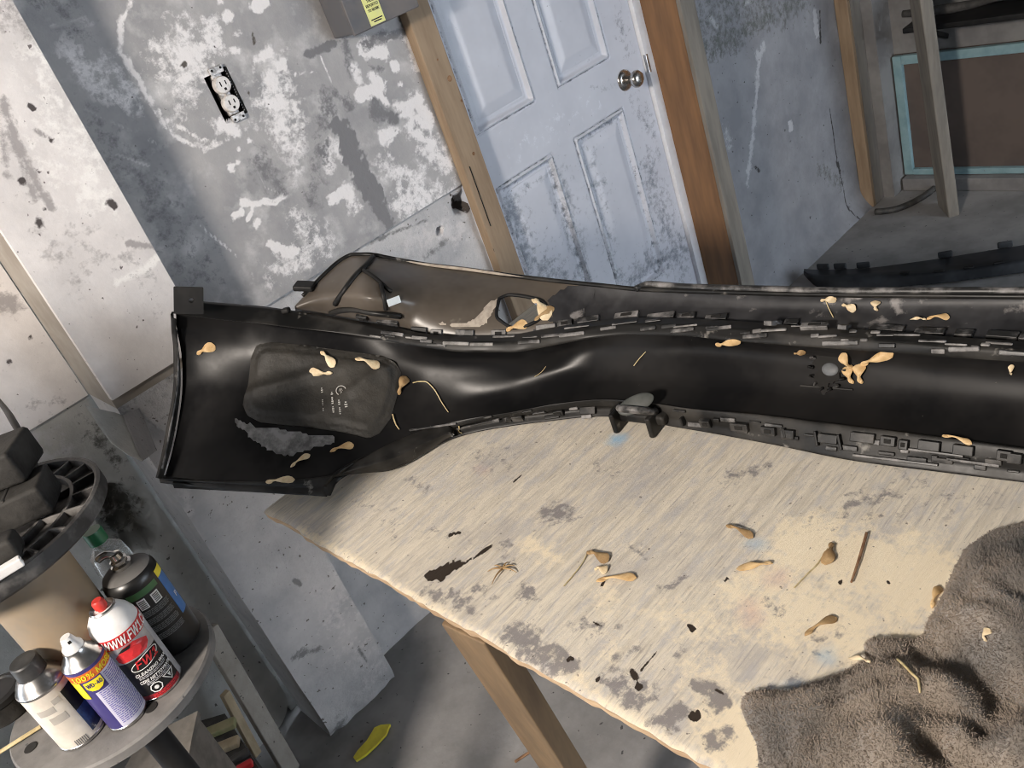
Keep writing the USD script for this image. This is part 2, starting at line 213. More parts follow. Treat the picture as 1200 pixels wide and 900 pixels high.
def tube(pts, r, n=8, m=None):
    P = np.array(pts, float)
    if len(P) > 2:
        t = np.linspace(0, 1, len(P)); P = PchipInterpolator(t, P)(np.linspace(0, 1, m or 6*len(P)))
    rr = np.broadcast_to(r, len(P)) if np.ndim(r) == 0 else np.interp(np.linspace(0, 1, len(P)), np.linspace(0, 1, len(r)), r)
    T = np.gradient(P, axis=0); T /= np.linalg.norm(T, axis=1, keepdims=True)
    a = np.array([0, 0, 1.0]) if abs(T[0][2]) < .9 else np.array([1.0, 0, 0]); V = []
    for p, t, q in zip(P, T, rr):
        x = np.cross(a, t); x /= np.linalg.norm(x); y = np.cross(t, x); a = y
        th = np.linspace(0, 2*np.pi, n, endpoint=False); V.append(p+q*(np.cos(th)[:, None]*x+np.sin(th)[:, None]*y))
    V = np.vstack(V); F = []
    for i in range(len(P)-1):
        for j in range(n):
            A, B = i*n+j, i*n+(j+1) % n; F += [[A, B, B+n], [A, B+n, A+n]]
    c0, c1 = len(V), len(V)+1; V = np.vstack([V, P[:1], P[-1:]]); e = (len(P)-1)*n
    for j in range(n): F += [[c0, (j+1) % n, j], [c1, e+j, e+(j+1) % n]]
    return trimesh.Trimesh(V, F, process=False)
def lathe(prof, at=(0, 0, 0), n=48):
    t = trimesh.creation.revolve(np.array(prof, float), sections=n); t.apply_translation(at); return t
def grid(P, thick=None, closed=False):
    """P: (n, m, 3) surface; thick: a shell offset along -normal."""
    n, m = P.shape[:2]; I = np.arange(n*m).reshape(n, m)
    q = np.stack([I[:-1, :-1], I[1:, :-1], I[1:, 1:], I[:-1, 1:]], -1).reshape(-1, 4)
    F = np.vstack([q[:, [0, 1, 2]], q[:, [0, 2, 3]]]); V = P.reshape(-1, 3)
    if thick is None: return trimesh.Trimesh(V, F, process=False)
    du, dv = np.gradient(P, axis=0), np.gradient(P, axis=1); N = np.cross(du, dv).reshape(-1, 3); N /= np.maximum(np.linalg.norm(N, axis=1, keepdims=True), 1e-9)
    V2 = V-N*thick; k = len(V); b = np.concatenate([I[0, :], I[1:, -1], I[-1, -2::-1], I[-2:0:-1, 0]]); b2 = np.roll(b, -1)
    S = np.vstack([np.stack([b, b2, b2+k], 1), np.stack([b, b2+k, b+k], 1)])
    return trimesh.Trimesh(np.vstack([V, V2]), np.vstack([F, F[:, ::-1]+k, S]), process=False)
def prism(pts, axis, lo, hi):
    """polygon (or shapely) in the two axes other than `axis`, extruded lo..hi"""
    poly = pts if hasattr(pts, 'geom_type') else Polygon(pts)
    t = trimesh.creation.extrude_polygon(poly, hi-lo, engine='earcut'); v = t.vertices.copy(); w = np.empty_like(v)
    o = [k for k in range(3) if k != axis]; w[:, o[0]], w[:, o[1]], w[:, axis] = v[:, 0], v[:, 1], v[:, 2]+lo
    t.vertices = w
    if axis == 1: t.invert()
    return t
def seg_dist(P, pts):
    pts = np.array(pts, float); d = np.full(len(P), 1e9)
    if len(pts) == 1: return np.hypot(*(P-pts[0]).T)
    for a, b in zip(pts[:-1], pts[1:]):
        ab = b-a; t = np.clip(((P-a)@ab)/max(ab@ab, 1e-12), 0, 1); d = np.minimum(d, np.hypot(*(P-a-t[:, None]*ab).T))
    return d
def masks(P, marks, seed=0):
    """P: (n,2) plane coordinates; marks: (channel, points, radius, softness, strength) -> (n,3)"""
    out = np.zeros((len(P), 3)); q = np.c_[P, np.zeros(len(P))]
    n1 = meshkit.fbm(q*26, 3, seed)+.7*meshkit.fbm(q*95, 3, seed+9)-.85
    for ch, pts, r, soft, s in marks:
        d = seg_dist(P, pts)+n1*r*1.5; soft = soft*1.5
        out[:, ch] = np.maximum(out[:, ch], s*np.clip((r+soft-d)/(2*soft), 0, 1))
    return out
def wall_grid(x0, x1, z0, z1, y, step=.005, amp=.0, thick=.05, seed=0, holes=(), dents=None):
    nx, nz = int((x1-x0)/step)+2, int((z1-z0)/step)+2
    X, Z = np.meshgrid(np.linspace(x0, x1, nx), np.linspace(z0, z1, nz), indexing='ij')
    Y = np.full_like(X, y)
    if amp: Y = Y+amp*(meshkit.fbm(np.stack([X*6, Z*6, X*0], -1), 5, seed)-.5)
    if dents is not None: Y = Y+dents(X, Z)
    return np.stack([X, Y, Z], -1)
def yshell(P, thick):                       # a wall slab: front grid (facing -y) and a plain back
    n, m = P.shape[:2]; B = P.copy(); B[..., 1] = P[..., 1].min()*0+np.median(P[..., 1])+thick
    f = grid(P); I = np.arange(n*m).reshape(n, m); b = np.concatenate([I[0, :], I[1:, -1], I[-1, -2::-1], I[-2:0:-1, 0]]); b2 = np.roll(b, -1); k = n*m
    S = np.vstack([np.stack([b, b2, b2+k], 1), np.stack([b, b2+k, b+k], 1)])
    c = [0, n-1]; d = [0, m-1]; i00, i10, i11, i01 = I[0, 0]+k, I[-1, 0]+k, I[-1, -1]+k, I[0, -1]+k
    sv = np.vstack([f.vertices, B.reshape(-1, 3)])[S[:, ::-1]].reshape(-1, 3); k2 = 2*k; Sf = k2+np.arange(len(sv)).reshape(-1, 3)
    return trimesh.Trimesh(np.vstack([f.vertices, B.reshape(-1, 3), sv]), np.vstack([f.faces, [[i00, i11, i10], [i00, i01, i11]], Sf]), process=False)
def wm(y, *marks):                          # photograph pixels -> wall coordinates for the marks
    res = []
    for ch, px, r, soft, s in marks:
        res.append((ch, [ony(q, y)[[0, 2]] for q in px], r, soft, s))
    return res
def slab(name, P, thick, m, parent, marks, seed=0):
    t = yshell(P, thick); V = P.reshape(-1, 3); k = masks(V[:, [0, 2]], marks, seed); k = np.vstack([k, k*0])
    return obj(name, t, m, parent, smooth=True, paint=k)
# ================================================================ SETTING
FLOOR = wall_grid(-4.2, 2.45, -4.6, .3, 0, .05)                       # reuse the grid builder, then lay it flat
FLOOR = np.stack([FLOOR[..., 0], FLOOR[..., 2], .004*(meshkit.fbm(np.stack([FLOOR[..., 0]*4, FLOOR[..., 2]*4, FLOOR[..., 0]*0], -1), 4, 3)-.5)], -1)
floor = thing('floor', 'grey dusty concrete floor below the workbench', None, kind='structure')
obj('slab', grid(FLOOR, .1), 'floor', floor, smooth=True)
ceil = thing('ceiling', 'grey boarded ceiling above the workshop', None, kind='structure')
obj('ceiling_board', box((-4.2, -4.6, 2.62), (2.5, .3, 2.72)), 'ceiling', ceil)
wl = thing('wall_left', 'grey plaster wall far left of the bench', None, kind='structure')
obj('plaster', box((-4.3, -4.6, 0), (-4.2, .3, 2.62)), 'darkwall', wl)
obj('shade_blocker', box((-3.3, -.86, 0), (-2.09, -.74, 1.82)), 'darkwall', wl)  # unseen blocker, added to shade the recess and the pilaster foot
wr = thing('wall_right', 'dark grey wall behind the teal framed board', None, kind='structure')
obj('plaster', box((2.31, -4.6, 0), (2.45, .1, 2.62)), 'darkwall', wr)
wf = thing('wall_front', 'workshop wall behind the camera with an open garage door', None, kind='structure')
for a, b in (((-4.2, 0), (.1, 2.62)), ((.1, 2.25), (2.31, 2.62))): obj('plaster', box((a[0], -4.7, a[1]), (b[0], -4.6, b[1])), 'darkwall', wf)
wb = thing('wall_back', 'paint stained grey wall behind the bench', None, kind='structure')
ZS = 1.085
# --- outlet wall
P = wall_grid(-.93, .06, ZS, 2.62, 0, .006, .004, seed=1)
W, D, Bk = 0, 1, 2
mk = wm(0, (W, [(230, 62)], .07, .03, .75), (W, [(205, 60), (215, 110)], .045, .03, .55), (W, [(258, 146), (275, 152)], .02, .01, 1), (W, [(318, 95), (335, 150)], .05, .03, .7), (W, [(345, 175)], .04, .03, .62), (W, [(350, 200), (340, 215)], .025, .02, .55),
    (W, [(267, 19)], .014, .004, 1), (W, [(275, 58)], .016, .004, 1), (W, [(330, 77)], .014, .004, 1), (W, [(303, 70), (315, 62)], .012, .006, .9), (W, [(305, 3), (300, 8)], .016, .004, 1), (W, [(258, 1)], .008, .004, 1), (W, [(230, 33), (258, 20)], .010, .008, .6), (W, [(236, 62), (258, 45)], .008, .01, .6), (W, [(270, 44), (282, 38)], .007, .006, .7),
    (W, [(270, 196)], .011, .003, 1), (W, [(280, 176)], .008, .003, 1), (W, [(279, 190)], .008, .003, 1), (W, [(293, 167)], .010, .003, 1), (W, [(275, 253), (283, 250)], .008, .003, 1), (W, [(300, 262)], .011, .003, 1), (W, [(285, 238), (297, 240), (310, 236), (322, 238), (334, 229)], .0075, .003, 1), (W, [(290, 258), (296, 246)], .005, .002, 1), (W, [(317, 286), (330, 293), (346, 293)], .011, .004, 1),
    (W, [(88, 60), (108, 88), (130, 108), (152, 118)], .03, .01, .55), (W, [(78, 70), (92, 52)], .012, .006, .55), (W, [(128, 70), (140, 95)], .02, .02, .5),
    (W, [(155, 0), (141, 30), (141, 60), (163, 95), (180, 130), (205, 160), (240, 175), (268, 162)], .005, .004, .85), (W, [(150, 70), (172, 112), (198, 142), (235, 163), (262, 168)], .004, .003, .8), (W, [(135, 180), (175, 195)], .003, .003, .8), (W, [(100, 128), (150, 152), (185, 168)], .004, .004, .5), (W, [(235, 265), (278, 300)], .0025, .002, .9), (W, [(300, 195), (312, 220), (335, 230)], .002, .002, .8), (W, [(375, 65), (390, 98)], .0025, .002, .8), (W, [(345, 87), (370, 84)], .003, .002, .8), (W, [(60, 30), (100, 22)], .006, .004, .5), (W, [(75, 38), (107, 28)], .006, .005, .5),
    (W, [(385, 165), (384, 200)], .022, .012, .75), (W, [(388, 234), (400, 228)], .014, .005, 1), (W, [(398, 160), (396, 175)], .03, .015, .7),
    (W, [(430, 55), (446, 62)], .022, .006, .95), (W, [(412, 78), (420, 92)], .014, .006, .95), (W, [(456, 44)], .012, .005, 1), (W, [(462, 78)], .014, .004, 1), (W, [(425, 112), (448, 102), (438, 90)], .018, .006, 1), (W, [(447, 112), (453, 122)], .01, .004, 1), (W, [(482, 45), (490, 78)], .022, .012, .8), (W, [(470, 130), (490, 118), (498, 140)], .026, .01, .9), (W, [(478, 148), (492, 160)], .02, .01, .85), (W, [(470, 100)], .012, .004, 1),
    (W, [(450, 160), (462, 152)], .018, .008, .9), (W, [(500, 170), (522, 190)], .035, .02, .7), (W, [(455, 200), (490, 205)], .03, .02, .7), (W, [(430, 205), (440, 225)], .025, .015, .7), (W, [(470, 235), (520, 232)], .04, .02, .66), (W, [(405, 225), (418, 245)], .02, .01, .8), (W, [(350, 255), (380, 285)], .04, .03, .55), (W, [(320, 320), (360, 300)], .03, .02, .6),
    (D, [(398, 150), (420, 195), (440, 235)], .028, .006, .95), (D, [(440, 240), (456, 262)], .02, .006, 1), (D, [(385, 115), (378, 170), (366, 235)], .03, .025, .62), (D, [(302, 185), (330, 222)], .035, .02, .58), (D, [(361, 64), (390, 51)], .009, .004, 1), (D, [(405, 50), (410, 85)], .015, .01, .7), (D, [(428, 52), (478, 34)], .014, .008, .75), (D, [(438, 128), (462, 140)], .022, .008, .8), (D, [(395, 110), (410, 125)], .02, .01, .6), (D, [(436, 78), (448, 82)], .01, .006, .8),
    (D, [(60, 5), (90, 40)], .03, .03, .55), (D, [(110, 150), (190, 250), (230, 310)], .06, .05, .45), (Bk, [(216, 76)], .006, .002, 1), (Bk, [(292, 109)], .005, .002, 1), (Bk, [(340, 160)], .004, .002, 1), (Bk, [(298, 50), (296, 40)], .003, .002, .9))
oc = ony((264, 111), 0); hx, hz = .0285, .050
t = yshell(P, .06); cen = t.triangles_center; keep = ~((np.abs(cen[:, 0]-oc[0]) < hx) & (np.abs(cen[:, 2]-oc[2]) < hz) & (cen[:, 1] < .03))
Vp = P.reshape(-1, 3); pk = masks(Vp[:, [0, 2]], mk, 1); pk = np.vstack([pk, pk*0])
obj('plaster_panel', trimesh.Trimesh(t.vertices, t.faces[keep], process=False), 'wall', wb, smooth=True, paint=pk)
# --- foundation below the outlet wall, set back a little, with a broken crumbly top
def dent(X, Z):
    c = ony((540, 237), .012); c2 = ony((514, 270), .012); n = meshkit.fbm(np.stack([X*40, Z*40, X*0], -1), 4, 5)-.5
    d = np.hypot((X-c[0])/1.2, Z-c[2])+n*.03; e = np.hypot(X-c2[0], Z-c2[2])+n*.015
    return .05*np.clip((.026-d)/.008, 0, 1)+.03*np.clip((.011-e)/.005, 0, 1)+.012*(meshkit.fbm(np.stack([X*9, Z*9, X*0+3], -1), 5, 6)-.5)
P = wall_grid(-.93, .06, -.02, ZS+.004, .012, .006, dents=dent)
slab('foundation', P, .09, 'foundation', wb, wm(.012, (Bk, [(540, 237), (545, 240)], .02, .006, 1), (Bk, [(513, 270)], .008, .004, 1), (Bk, [(527, 228), (534, 232)], .004, .002, 1), (W, [(480, 280), (560, 262)], .05, .03, .6), (W, [(400, 310), (440, 300)], .04, .03, .55), (D, [(412, 294), (455, 275), (500, 257)], .004, .004, .9), (D, [(500, 300), (520, 285)], .012, .008, .7), (D, [(330, 320), (355, 330)], .012, .01, .7)), 2)
# --- pilaster: plaster shell above, bare concrete foot below
XL, XR = -1.117, -.886
P = wall_grid(XL, XR, 1.125, 2.62, -.115, .005, .003, seed=8)
slab('pilaster_shell', P, .018, 'pilaster', wb, wm(-.115, (D, [(4, 118), (16, 165), (40, 232)], .008, .006, .8), (D, [(15, 158), (35, 200), (60, 242)], .007, .005, .9), (D, [(2, 150), (9, 208)], .008, .006, .7), (D, [(40, 152), (62, 165)], .004, .003, .8), (Bk, [(35, 124), (38, 127)], .007, .002, 1), (Bk, [(26, 211)], .007, .003, 1), (Bk, [(130, 238), (134, 241)], .007, .002, 1), (Bk, [(46, 261)], .008, .003, 1), (Bk, [(60, 164)], .004, .002, 1), (Bk, [(52, 245)], .004, .002, .9),
    (D, [(70, 288), (105, 275)], .03, .03, .5), (D, [(5, 5), (25, 30)], .035, .03, .55), (D, [(150, 300), (185, 350)], .03, .03, .42), (D, [(90, 330), (120, 300)], .015, .02, .5), (W, [(70, 120), (110, 220)], .06, .05, .6), (W, [(140, 330), (170, 315), (190, 300)], .008, .006, .9), (W, [(45, 60), (75, 110)], .04, .03, .6), (D, [(150, 285), (185, 290)], .004, .003, .9)), 3)
P = wall_grid(XL+.002, XR, -.02, 1.13, -.098, .005, dents=lambda X, Z: .012*(meshkit.fbm(np.stack([X*9, Z*9, X*0+7], -1), 5, 9)-.5)+.02*np.clip((.06-Z)/.06, 0, 1)*meshkit.noise(np.stack([X*30, Z*30, X*0], -1), 3))
obj('pilaster_core', box((XL+.001, -.1, 1.10), (XR-.001, .085, 2.62)), 'sidebrown', wb)
slab('pilaster_foot', P, .18, 'foundation', wb, wm(-.098, (D, [(395, 870), (400, 850)], .025, .02, .8), (Bk, [(467, 790)], .01, .006, .9), (W, [(380, 690), (430, 790)], .07, .05, .5), (D, [(345, 770), (375, 760)], .012, .008, .8), (D, [(345, 680), (352, 685)], .005, .003, .9), (D, [(420, 760), (430, 775)], .004, .003, .9), (W, [(215, 560), (222, 600)], .012, .01, .8), (D, [(150, 470), (200, 440)], .05, .05, .5)), 4)
# --- recess left of the pilaster
P = wall_grid(-2.7, XL-.002, 1.10, 2.62, .08, .006, .003, seed=11)
slab('recess_plaster', P, .08, 'pilaster', wb, wm(.08, (D, [(0, 352), (14, 356)], .028, .015, .75), (Bk, [(11, 424)], .005, .003, 1), (D, [(40, 480), (70, 470)], .02, .02, .5), (Bk, [(35, 396)], .004, .002, .8)), 5)
pc = ony((150, 604), .09)
def pit(X, Z):
    n = meshkit.fbm(np.stack([X*25, Z*25, X*0], -1), 5, 15)-.5
    d = np.hypot((X-pc[0])/.62, (Z-pc[2])/.95)+n*.06
    m = np.clip((.10-d)/.02, 0, 1)
    return m*(.075+.09*(meshkit.fbm(np.stack([X*45, Z*45, X*0], -1), 4, 17)-.5)-.05*np.clip((X-pc[0]-.005)/.03, 0, 1))+.012*(meshkit.fbm(np.stack([X*9, Z*9, X*0+1], -1), 5, 16)-.5)
P = wall_grid(-2.7, XL-.006, 0, 1.10, .088, .006, dents=pit)
r = .09; zz = P[..., 2]; cut = np.where(zz < r, r-np.sqrt(np.maximum(r*r-(r-zz)**2, 0)), 0); x0 = P[0, 0, 0]; xm = P[-1, 0, 0]
P[..., 0] = x0+(P[..., 0]-x0)*((xm-cut-x0)/(xm-x0))
slab('recess_foundation', P, .10, 'foundation_dark', wb, wm(.088, (D, [(140, 580), (150, 615)], .035, .015, .75), (Bk, [(132, 590), (138, 605)], .014, .008, .8), (W, [(50, 530), (90, 560)], .05, .04, .7), (D, [(100, 500), (140, 540)], .02, .02, .6), (W, [(70, 480), (40, 500)], .006, .004, .6)), 6)
obj('recess_filler', box((XL-.015, .11, 0), (XL+.05, .20, 2.6)), 'foundation_dark', wb)
obj('recess_backing', box((-2.7, .19, 0), (XL+.2, .22, 2.6)), 'foundation_dark', wb)
# --- wall right of the door post, and the strip next to the far corner
P = wall_grid(.90, 2.09, -.02, 2.62, 0, .007, dents=lambda X, Z: .008*(meshkit.fbm(np.stack([X*7, Z*7, X*0], -1), 5, 20)-.5)-.05*np.clip((.10-Z)/.10, 0, 1)**2)
slab('side_plaster', P, .1, 'rightwall', wb, wm(0, (W, [(893, 56), (888, 80), (886, 120), (882, 165), (876, 215)], .013, .008, .75), (W, [(895, 54), (888, 65)], .02, .008, .8), (W, [(926, 145), (927, 150)], .016, .004, 1), (Bk, [(926, 165)], .008, .003, 1), (W, [(955, 15), (957, 38)], .016, .006, 1), (Bk, [(961, 14), (962, 50)], .006, .003, .9), (Bk, [(972, 128), (979, 175), (985, 205), (992, 245), (997, 262)], .0035, .002, 1), (Bk, [(980, 190), (984, 200)], .008, .004, .8),
    (D, [(825, 60), (870, 35), (940, 0)], .06, .03, .55), (D, [(815, 30), (900, 5)], .10, .03, .45), (W, [(832, 22), (840, 30)], .012, .006, .8), (W, [(873, 5), (880, 0)], .012, .006, .8), (Bk, [(885, 195), (890, 200)], .008, .004, .8), (Bk, [(950, 255)], .008, .004, .8), (Bk, [(870, 40)], .005, .003, .8), (W, [(850, 150), (855, 170)], .02, .02, .6), (D, [(960, 200), (985, 215)], .04, .03, .5)), 7)
obj('corner_plaster', box((2.172, -.105, 0), (2.36, .05, 2.62)), 'darkwall', wb)
obj('header_board', box((-.1, .06, 2.27), (1.0, .1, 2.62)), 'darkwall', wb)
obj('door_sill', box((.05, -.01, 0), (.9, .1, .233)), 'foundation', wb)

# ================================================================ DOOR
door = thing('door_1', 'pale blue-grey six panel door with a round knob', None, (0.43, 0, .235), kind='structure')
DX0, DX1, DZ0, DZ1 = 0, .855, .235, 2.267
cols = ((.115, .343), (.469, .697)); rows = ((.43, 1.0085), (1.191, 1.86), (1.95, 2.15))
P = wall_grid(DX0, DX1, DZ0, DZ1, 0, .004); X, Z = P[..., 0], P[..., 2]; depth = np.zeros_like(X)
for a, b in cols:
    for c, d in rows:
        s = np.minimum(np.minimum(X-a, b-X), np.minimum(Z-c, d-Z))
        depth = np.where(s > -.012, np.interp(s, [-.012, -.009, -.005, 0, .003, .012, .020, .024, 9], [0, .006, -.004, -.005, .008, .0105, .008, .012, .012]), depth)
P[..., 1] = depth
dm = wm(0, (D, [(600, 250), (625, 325)], .06, .05, .62), (D, [(655, 205), (685, 325)], .035, .05, .62), (D, [(620, 310), (670, 330)], .05, .05, .6), (D, [(770, 240), (800, 320)], .04, .05, .62), (D, [(690, 180), (720, 310), (740, 340)], .04, .05, .5), (D, [(760, 190), (790, 300)], .05, .05, .58), (D, [(745, 120), (765, 160)], .03, .03, .5), (D, [(590, 235), (650, 200)], .012, .012, .55), (D, [(680, 168), (725, 138)], .012, .012, .55), (D, [(605, 300), (665, 340)], .08, .06, .55), (D, [(740, 330), (800, 290)], .06, .05, .6), (D, [(690, 100), (720, 105)], .012, .02, .5), (D, [(725, 20), (735, 60)], .02, .03, .55), (W, [(610, 170), (700, 120)], .03, .06, .4))
pk = masks(P.reshape(-1, 3)[:, [0, 2]], dm, 12); s_all = np.full(X.shape, -9.0)
for a, b in cols:
    for c, d in rows: s_all = np.maximum(s_all, np.minimum(np.minimum(X-a, b-X), np.minimum(Z-c, d-Z)))
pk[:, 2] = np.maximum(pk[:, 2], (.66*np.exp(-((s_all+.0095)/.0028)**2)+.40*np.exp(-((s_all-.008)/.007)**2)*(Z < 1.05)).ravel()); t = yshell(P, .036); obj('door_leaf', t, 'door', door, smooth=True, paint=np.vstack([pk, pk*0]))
for a, b in cols:
    for c, d in rows:
        nx, nz = int((b-a)/.006), int((d-c)/.006); Q = wall_grid(a+.021, b-.021, c+.021, d-.021, 0, .006); s = np.minimum(np.minimum(Q[..., 0]-a, b-Q[..., 0]), np.minimum(Q[..., 2]-c, d-Q[..., 2]))-.021
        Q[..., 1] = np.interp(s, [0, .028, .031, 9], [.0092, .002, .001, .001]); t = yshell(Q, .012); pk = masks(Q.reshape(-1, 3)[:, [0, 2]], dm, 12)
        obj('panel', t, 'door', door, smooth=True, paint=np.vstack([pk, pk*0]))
kc = ony((732, 94), 0)
yl = lambda prof, at: (lambda t: (t.apply_transform(trimesh.transformations.rotation_matrix(np.pi/2, [1, 0, 0])), t.apply_translation(at), t)[2])(lathe(prof))
obj('rose', yl([(0, .012), (.012, .012), (.026, .010), (.033, .004), (.034, 0), (0, 0)], kc), 'steel', door, smooth=40, label='round chrome rose plate')
obj('knob', yl([(0, .066), (.012, .066), (.022, .062), (.027, .054), (.0265, .046), (.020, .036), (.014, .030), (.0125, .010), (0, .008)], kc), 'steel', door, smooth=50, label='round chrome knob')
obj('latch_plate', rbox((.012, .012, .06), .002, at=(.862, -.012, kc[2]+.012)), 'metal', door, label='steel strike plate')
trim = thing('trim_1', 'narrow white jamb strip right of the door', None, (.875, 0, .0), kind='structure')
obj('jamb', box((.857, -.016, .0), (.893, .06, 2.3)), 'jamb', trim)
obj('stop_bead', box((.849, .03, .0), (.857, .06, 2.3)), 'jamb', trim)

# ================================================================ TIMBER
def timber(name, label, cat, a, b, m, group=None, grooves=0):
    t = thing(name, label, cat, ((a[0]+b[0])/2, (a[1]+b[1])/2, a[2]), group); c = (np.array(a)+np.array(b))/2
    obj('timber', rbox(np.abs(np.array(b)-np.array(a)), .004, at=c), m, t, smooth=30); return t
s = timber('wooden_stud', 'tan wooden stud with knots, left of the door beside the power outlet wall', 'stud', (-.008, -.036, 0), (.072, -.001, 2.61), 'stud')
kp = ony((527, 92), -.037)
for q, rr in (((527, 92), .008), ((541, 118), .004), ((555, 180), .005), ((513, 70), .003)):
    p = ony(q, -.036); obj('knot', yl([(0, .0012), (rr*.7, .0012), (rr, 0), (0, 0)], p), 'twig', s, smooth=30)
obj('chipped_groove', bar(ony((550, 195), -.0362), ony((575, 265), -.0362), .003, .003, .001), 'hole', s)
p = thing('door_post', 'broad orange-brown wooden post with a grey front edge, right of the door', 'post', (.93, -.08, 0))
obj('plank', rbox((.040, .149, 2.61), .003, at=(.914, -.0765, 1.306)), 'post', p, smooth=30, label='orange-brown side plank')
obj('plank', rbox((.074, .016, 2.61), .003, at=(.929, -.160, 1.306)), 'greywood', p, smooth=30, label='grey front plank')
s2 = thing('wooden_stud', 'dirty wooden stud in the far right corner with a bright orange edge', 'stud', (2.1, -.05, 0))
obj('plank', rbox((.022, .056, 2.61), .003, at=(2.081, -.0295, 1.306)), 'stud', s2, smooth=30, label='orange edge plank')
obj('plank', rbox((.078, .056, 2.61), .003, at=(2.132, -.0295, 1.306)), 'darkstud', s2, smooth=30, label='dark grey front plank')
b0 = onz((1112, 247), 0); tp = ony((1079, 0), b0[1]); dr = (tp-b0)/(tp-b0)[2]
lp = thing('leaning_post', 'grey weathered wooden post standing in front of the teal framed board', 'post', b0)
obj('timber', bar(b0+dr*.002, b0+dr*2.58, .132, .045, .005, up=(1, -1.15, 0)), 'greywood', lp, smooth=30)

# ================================================================ RIGHT CORNER
fr = thing('framed_board', 'brown board in a teal painted wooden frame against the right wall', 'framed board', (2.29, -.5, .07))
fy0, fy1, fz0, fz1, fw = -.112, -1.15, .062, .60, .038
obj('backboard', box((2.294, fy1, fz0), (2.306, fy0, fz1)), 'brownboard', fr)
for a, b in (((fy0-fw, fz0+.001), (fy0, fz1-.001)), ((fy1, fz0+.001), (fy1+fw, fz1-.001)), ((fy1+fw, fz0), (fy0-fw, fz0+fw*.7)), ((fy1+fw, fz1-fw), (fy0-fw, fz1))):
    obj('frame_strip', rbox((.024, abs(b[0]-a[0]), abs(b[1]-a[1])), .003, at=(2.284, (a[0]+b[0])/2, (a[1]+b[1])/2)), 'teal', fr, smooth=30)
ledge = thing('sill_plank', 'dark low plank on the floor under the teal framed board', 'plank', (2.28, -.6, 0))
obj('plank', rbox((.07, 1.1, .058), .004, at=(2.27, -.665, .030)), 'darkwall', ledge, smooth=30)
h = thing('hose', 'short black hose curving over the floor between the stud and the grey post', 'hose', onz((1060, 240), 0))
obj('tube', tube([onz(q, .014) for q in ((1026, 248), (1046, 246), (1070, 237), (1088, 226), (1100, 216))], .014, 10), 'hose', h, smooth=True)
h = thing('cable', 'thin black cable lying along the foot of the right wall', 'cable', onz((1160, 217), 0))
obj('cord', tube([onz(q, .006) for q in ((1122, 214), (1145, 217), (1170, 219), (1200, 222), (1215, 224))], .006, 8), 'hose', h, smooth=True)
# junk on a rack above the board
rk = thing('wall_rack', 'dark wall shelf stacked with black scrap parts above the teal framed board', 'shelf', (2.2, -.6, .66))
obj('shelf_board', rbox((.20, 1.0, .022), .004, at=(2.205, -.75, .748)), 'black', rk, smooth=30)
for k, y in enumerate((-.33, -.75, -1.15)): obj('bracket', bar((2.305, y, .65), (2.12, y, .738), .02, .02, .003), 'black', rk, smooth=30)
for k in range(12):
    y0 = -.24-.07*k; z0 = .80+.040*(k % 4)+rng.uniform(0, .008); L = rng.uniform(.2, .38); x = 2.145+.055*(k % 3)
    t = thing('scrap_part', 'black car trim scrap lying on the dark wall shelf above the teal framed board', 'scrap', (x, y0, z0), 'black scrap parts on the wall shelf')
    obj('trim_piece', tube([(x, y0, z0), (x+rng.uniform(-.008, .008), y0-L*.5, z0+rng.uniform(-.01, .01)), (x+rng.uniform(-.01, .01), y0-L, z0+rng.uniform(-.012, .015))], [.014, .020, .012], 8), 'junk' if k % 4 == 0 else 'black', t, smooth=True)

# second, thin valance lying on the floor behind the bench
va = thing('lower_valance', 'long thin black plastic valance with clip tabs lying on the floor by the right corner', 'car trim', onz((1080, 310), 0))
xs = np.linspace(0, 1, 60); fi = lambda pts: PchipInterpolator([p[0] for p in pts], [p[1] for p in pts])
px = 942+xs*320
nearpy = fi([(942, 322), (960, 337), (1000, 339), (1080, 334), (1150, 326), (1200, 319), (1262, 308)]); midpy = fi([(942, 318), (960, 324), (1000, 322), (1080, 320), (1150, 312), (1200, 303), (1262, 292)]); farpy = fi([(942, 315), (960, 316), (1000, 315), (1080, 306), (1150, 295), (1200, 287), (1262, 276)])
R1 = np.array([onz((a, nearpy(a)), .012) for a in px]); R2 = np.array([onz((a, midpy(a)), .055) for a in px]); R3 = np.array([onz((a, farpy(a)), .045) for a in px])
obj('valance_skin', grid(np.stack([R1, (R1+R2)/2+[0, 0, .008], R2, (R2+R3)/2-[0, 0, .006], R3], 1), .004), 'valance', va, smooth=True)
for a in (965, 985, 1012, 1108, 1178):
    q = onz((a, farpy(a)), .045); q2 = onz((a+9, farpy(a+9)), .045); d = (q2-q)/np.linalg.norm(q2-q); n = np.cross([0, 0, 1], d)
    obj('clip_tab', rbox((.05, .012, .026), .005, frame(d), q+[0, 0, .014]), 'valance', va, smooth=30)
for a in (1060, 1100, 1135, 1170):
    q = onz((a, midpy(a)-1), .058); q2 = onz((a+9, midpy(a+9)-1), .058)
    obj('clip_stud', rbox((.035, .012, .008), .003, frame(q2-q), q), 'black', va, smooth=30)

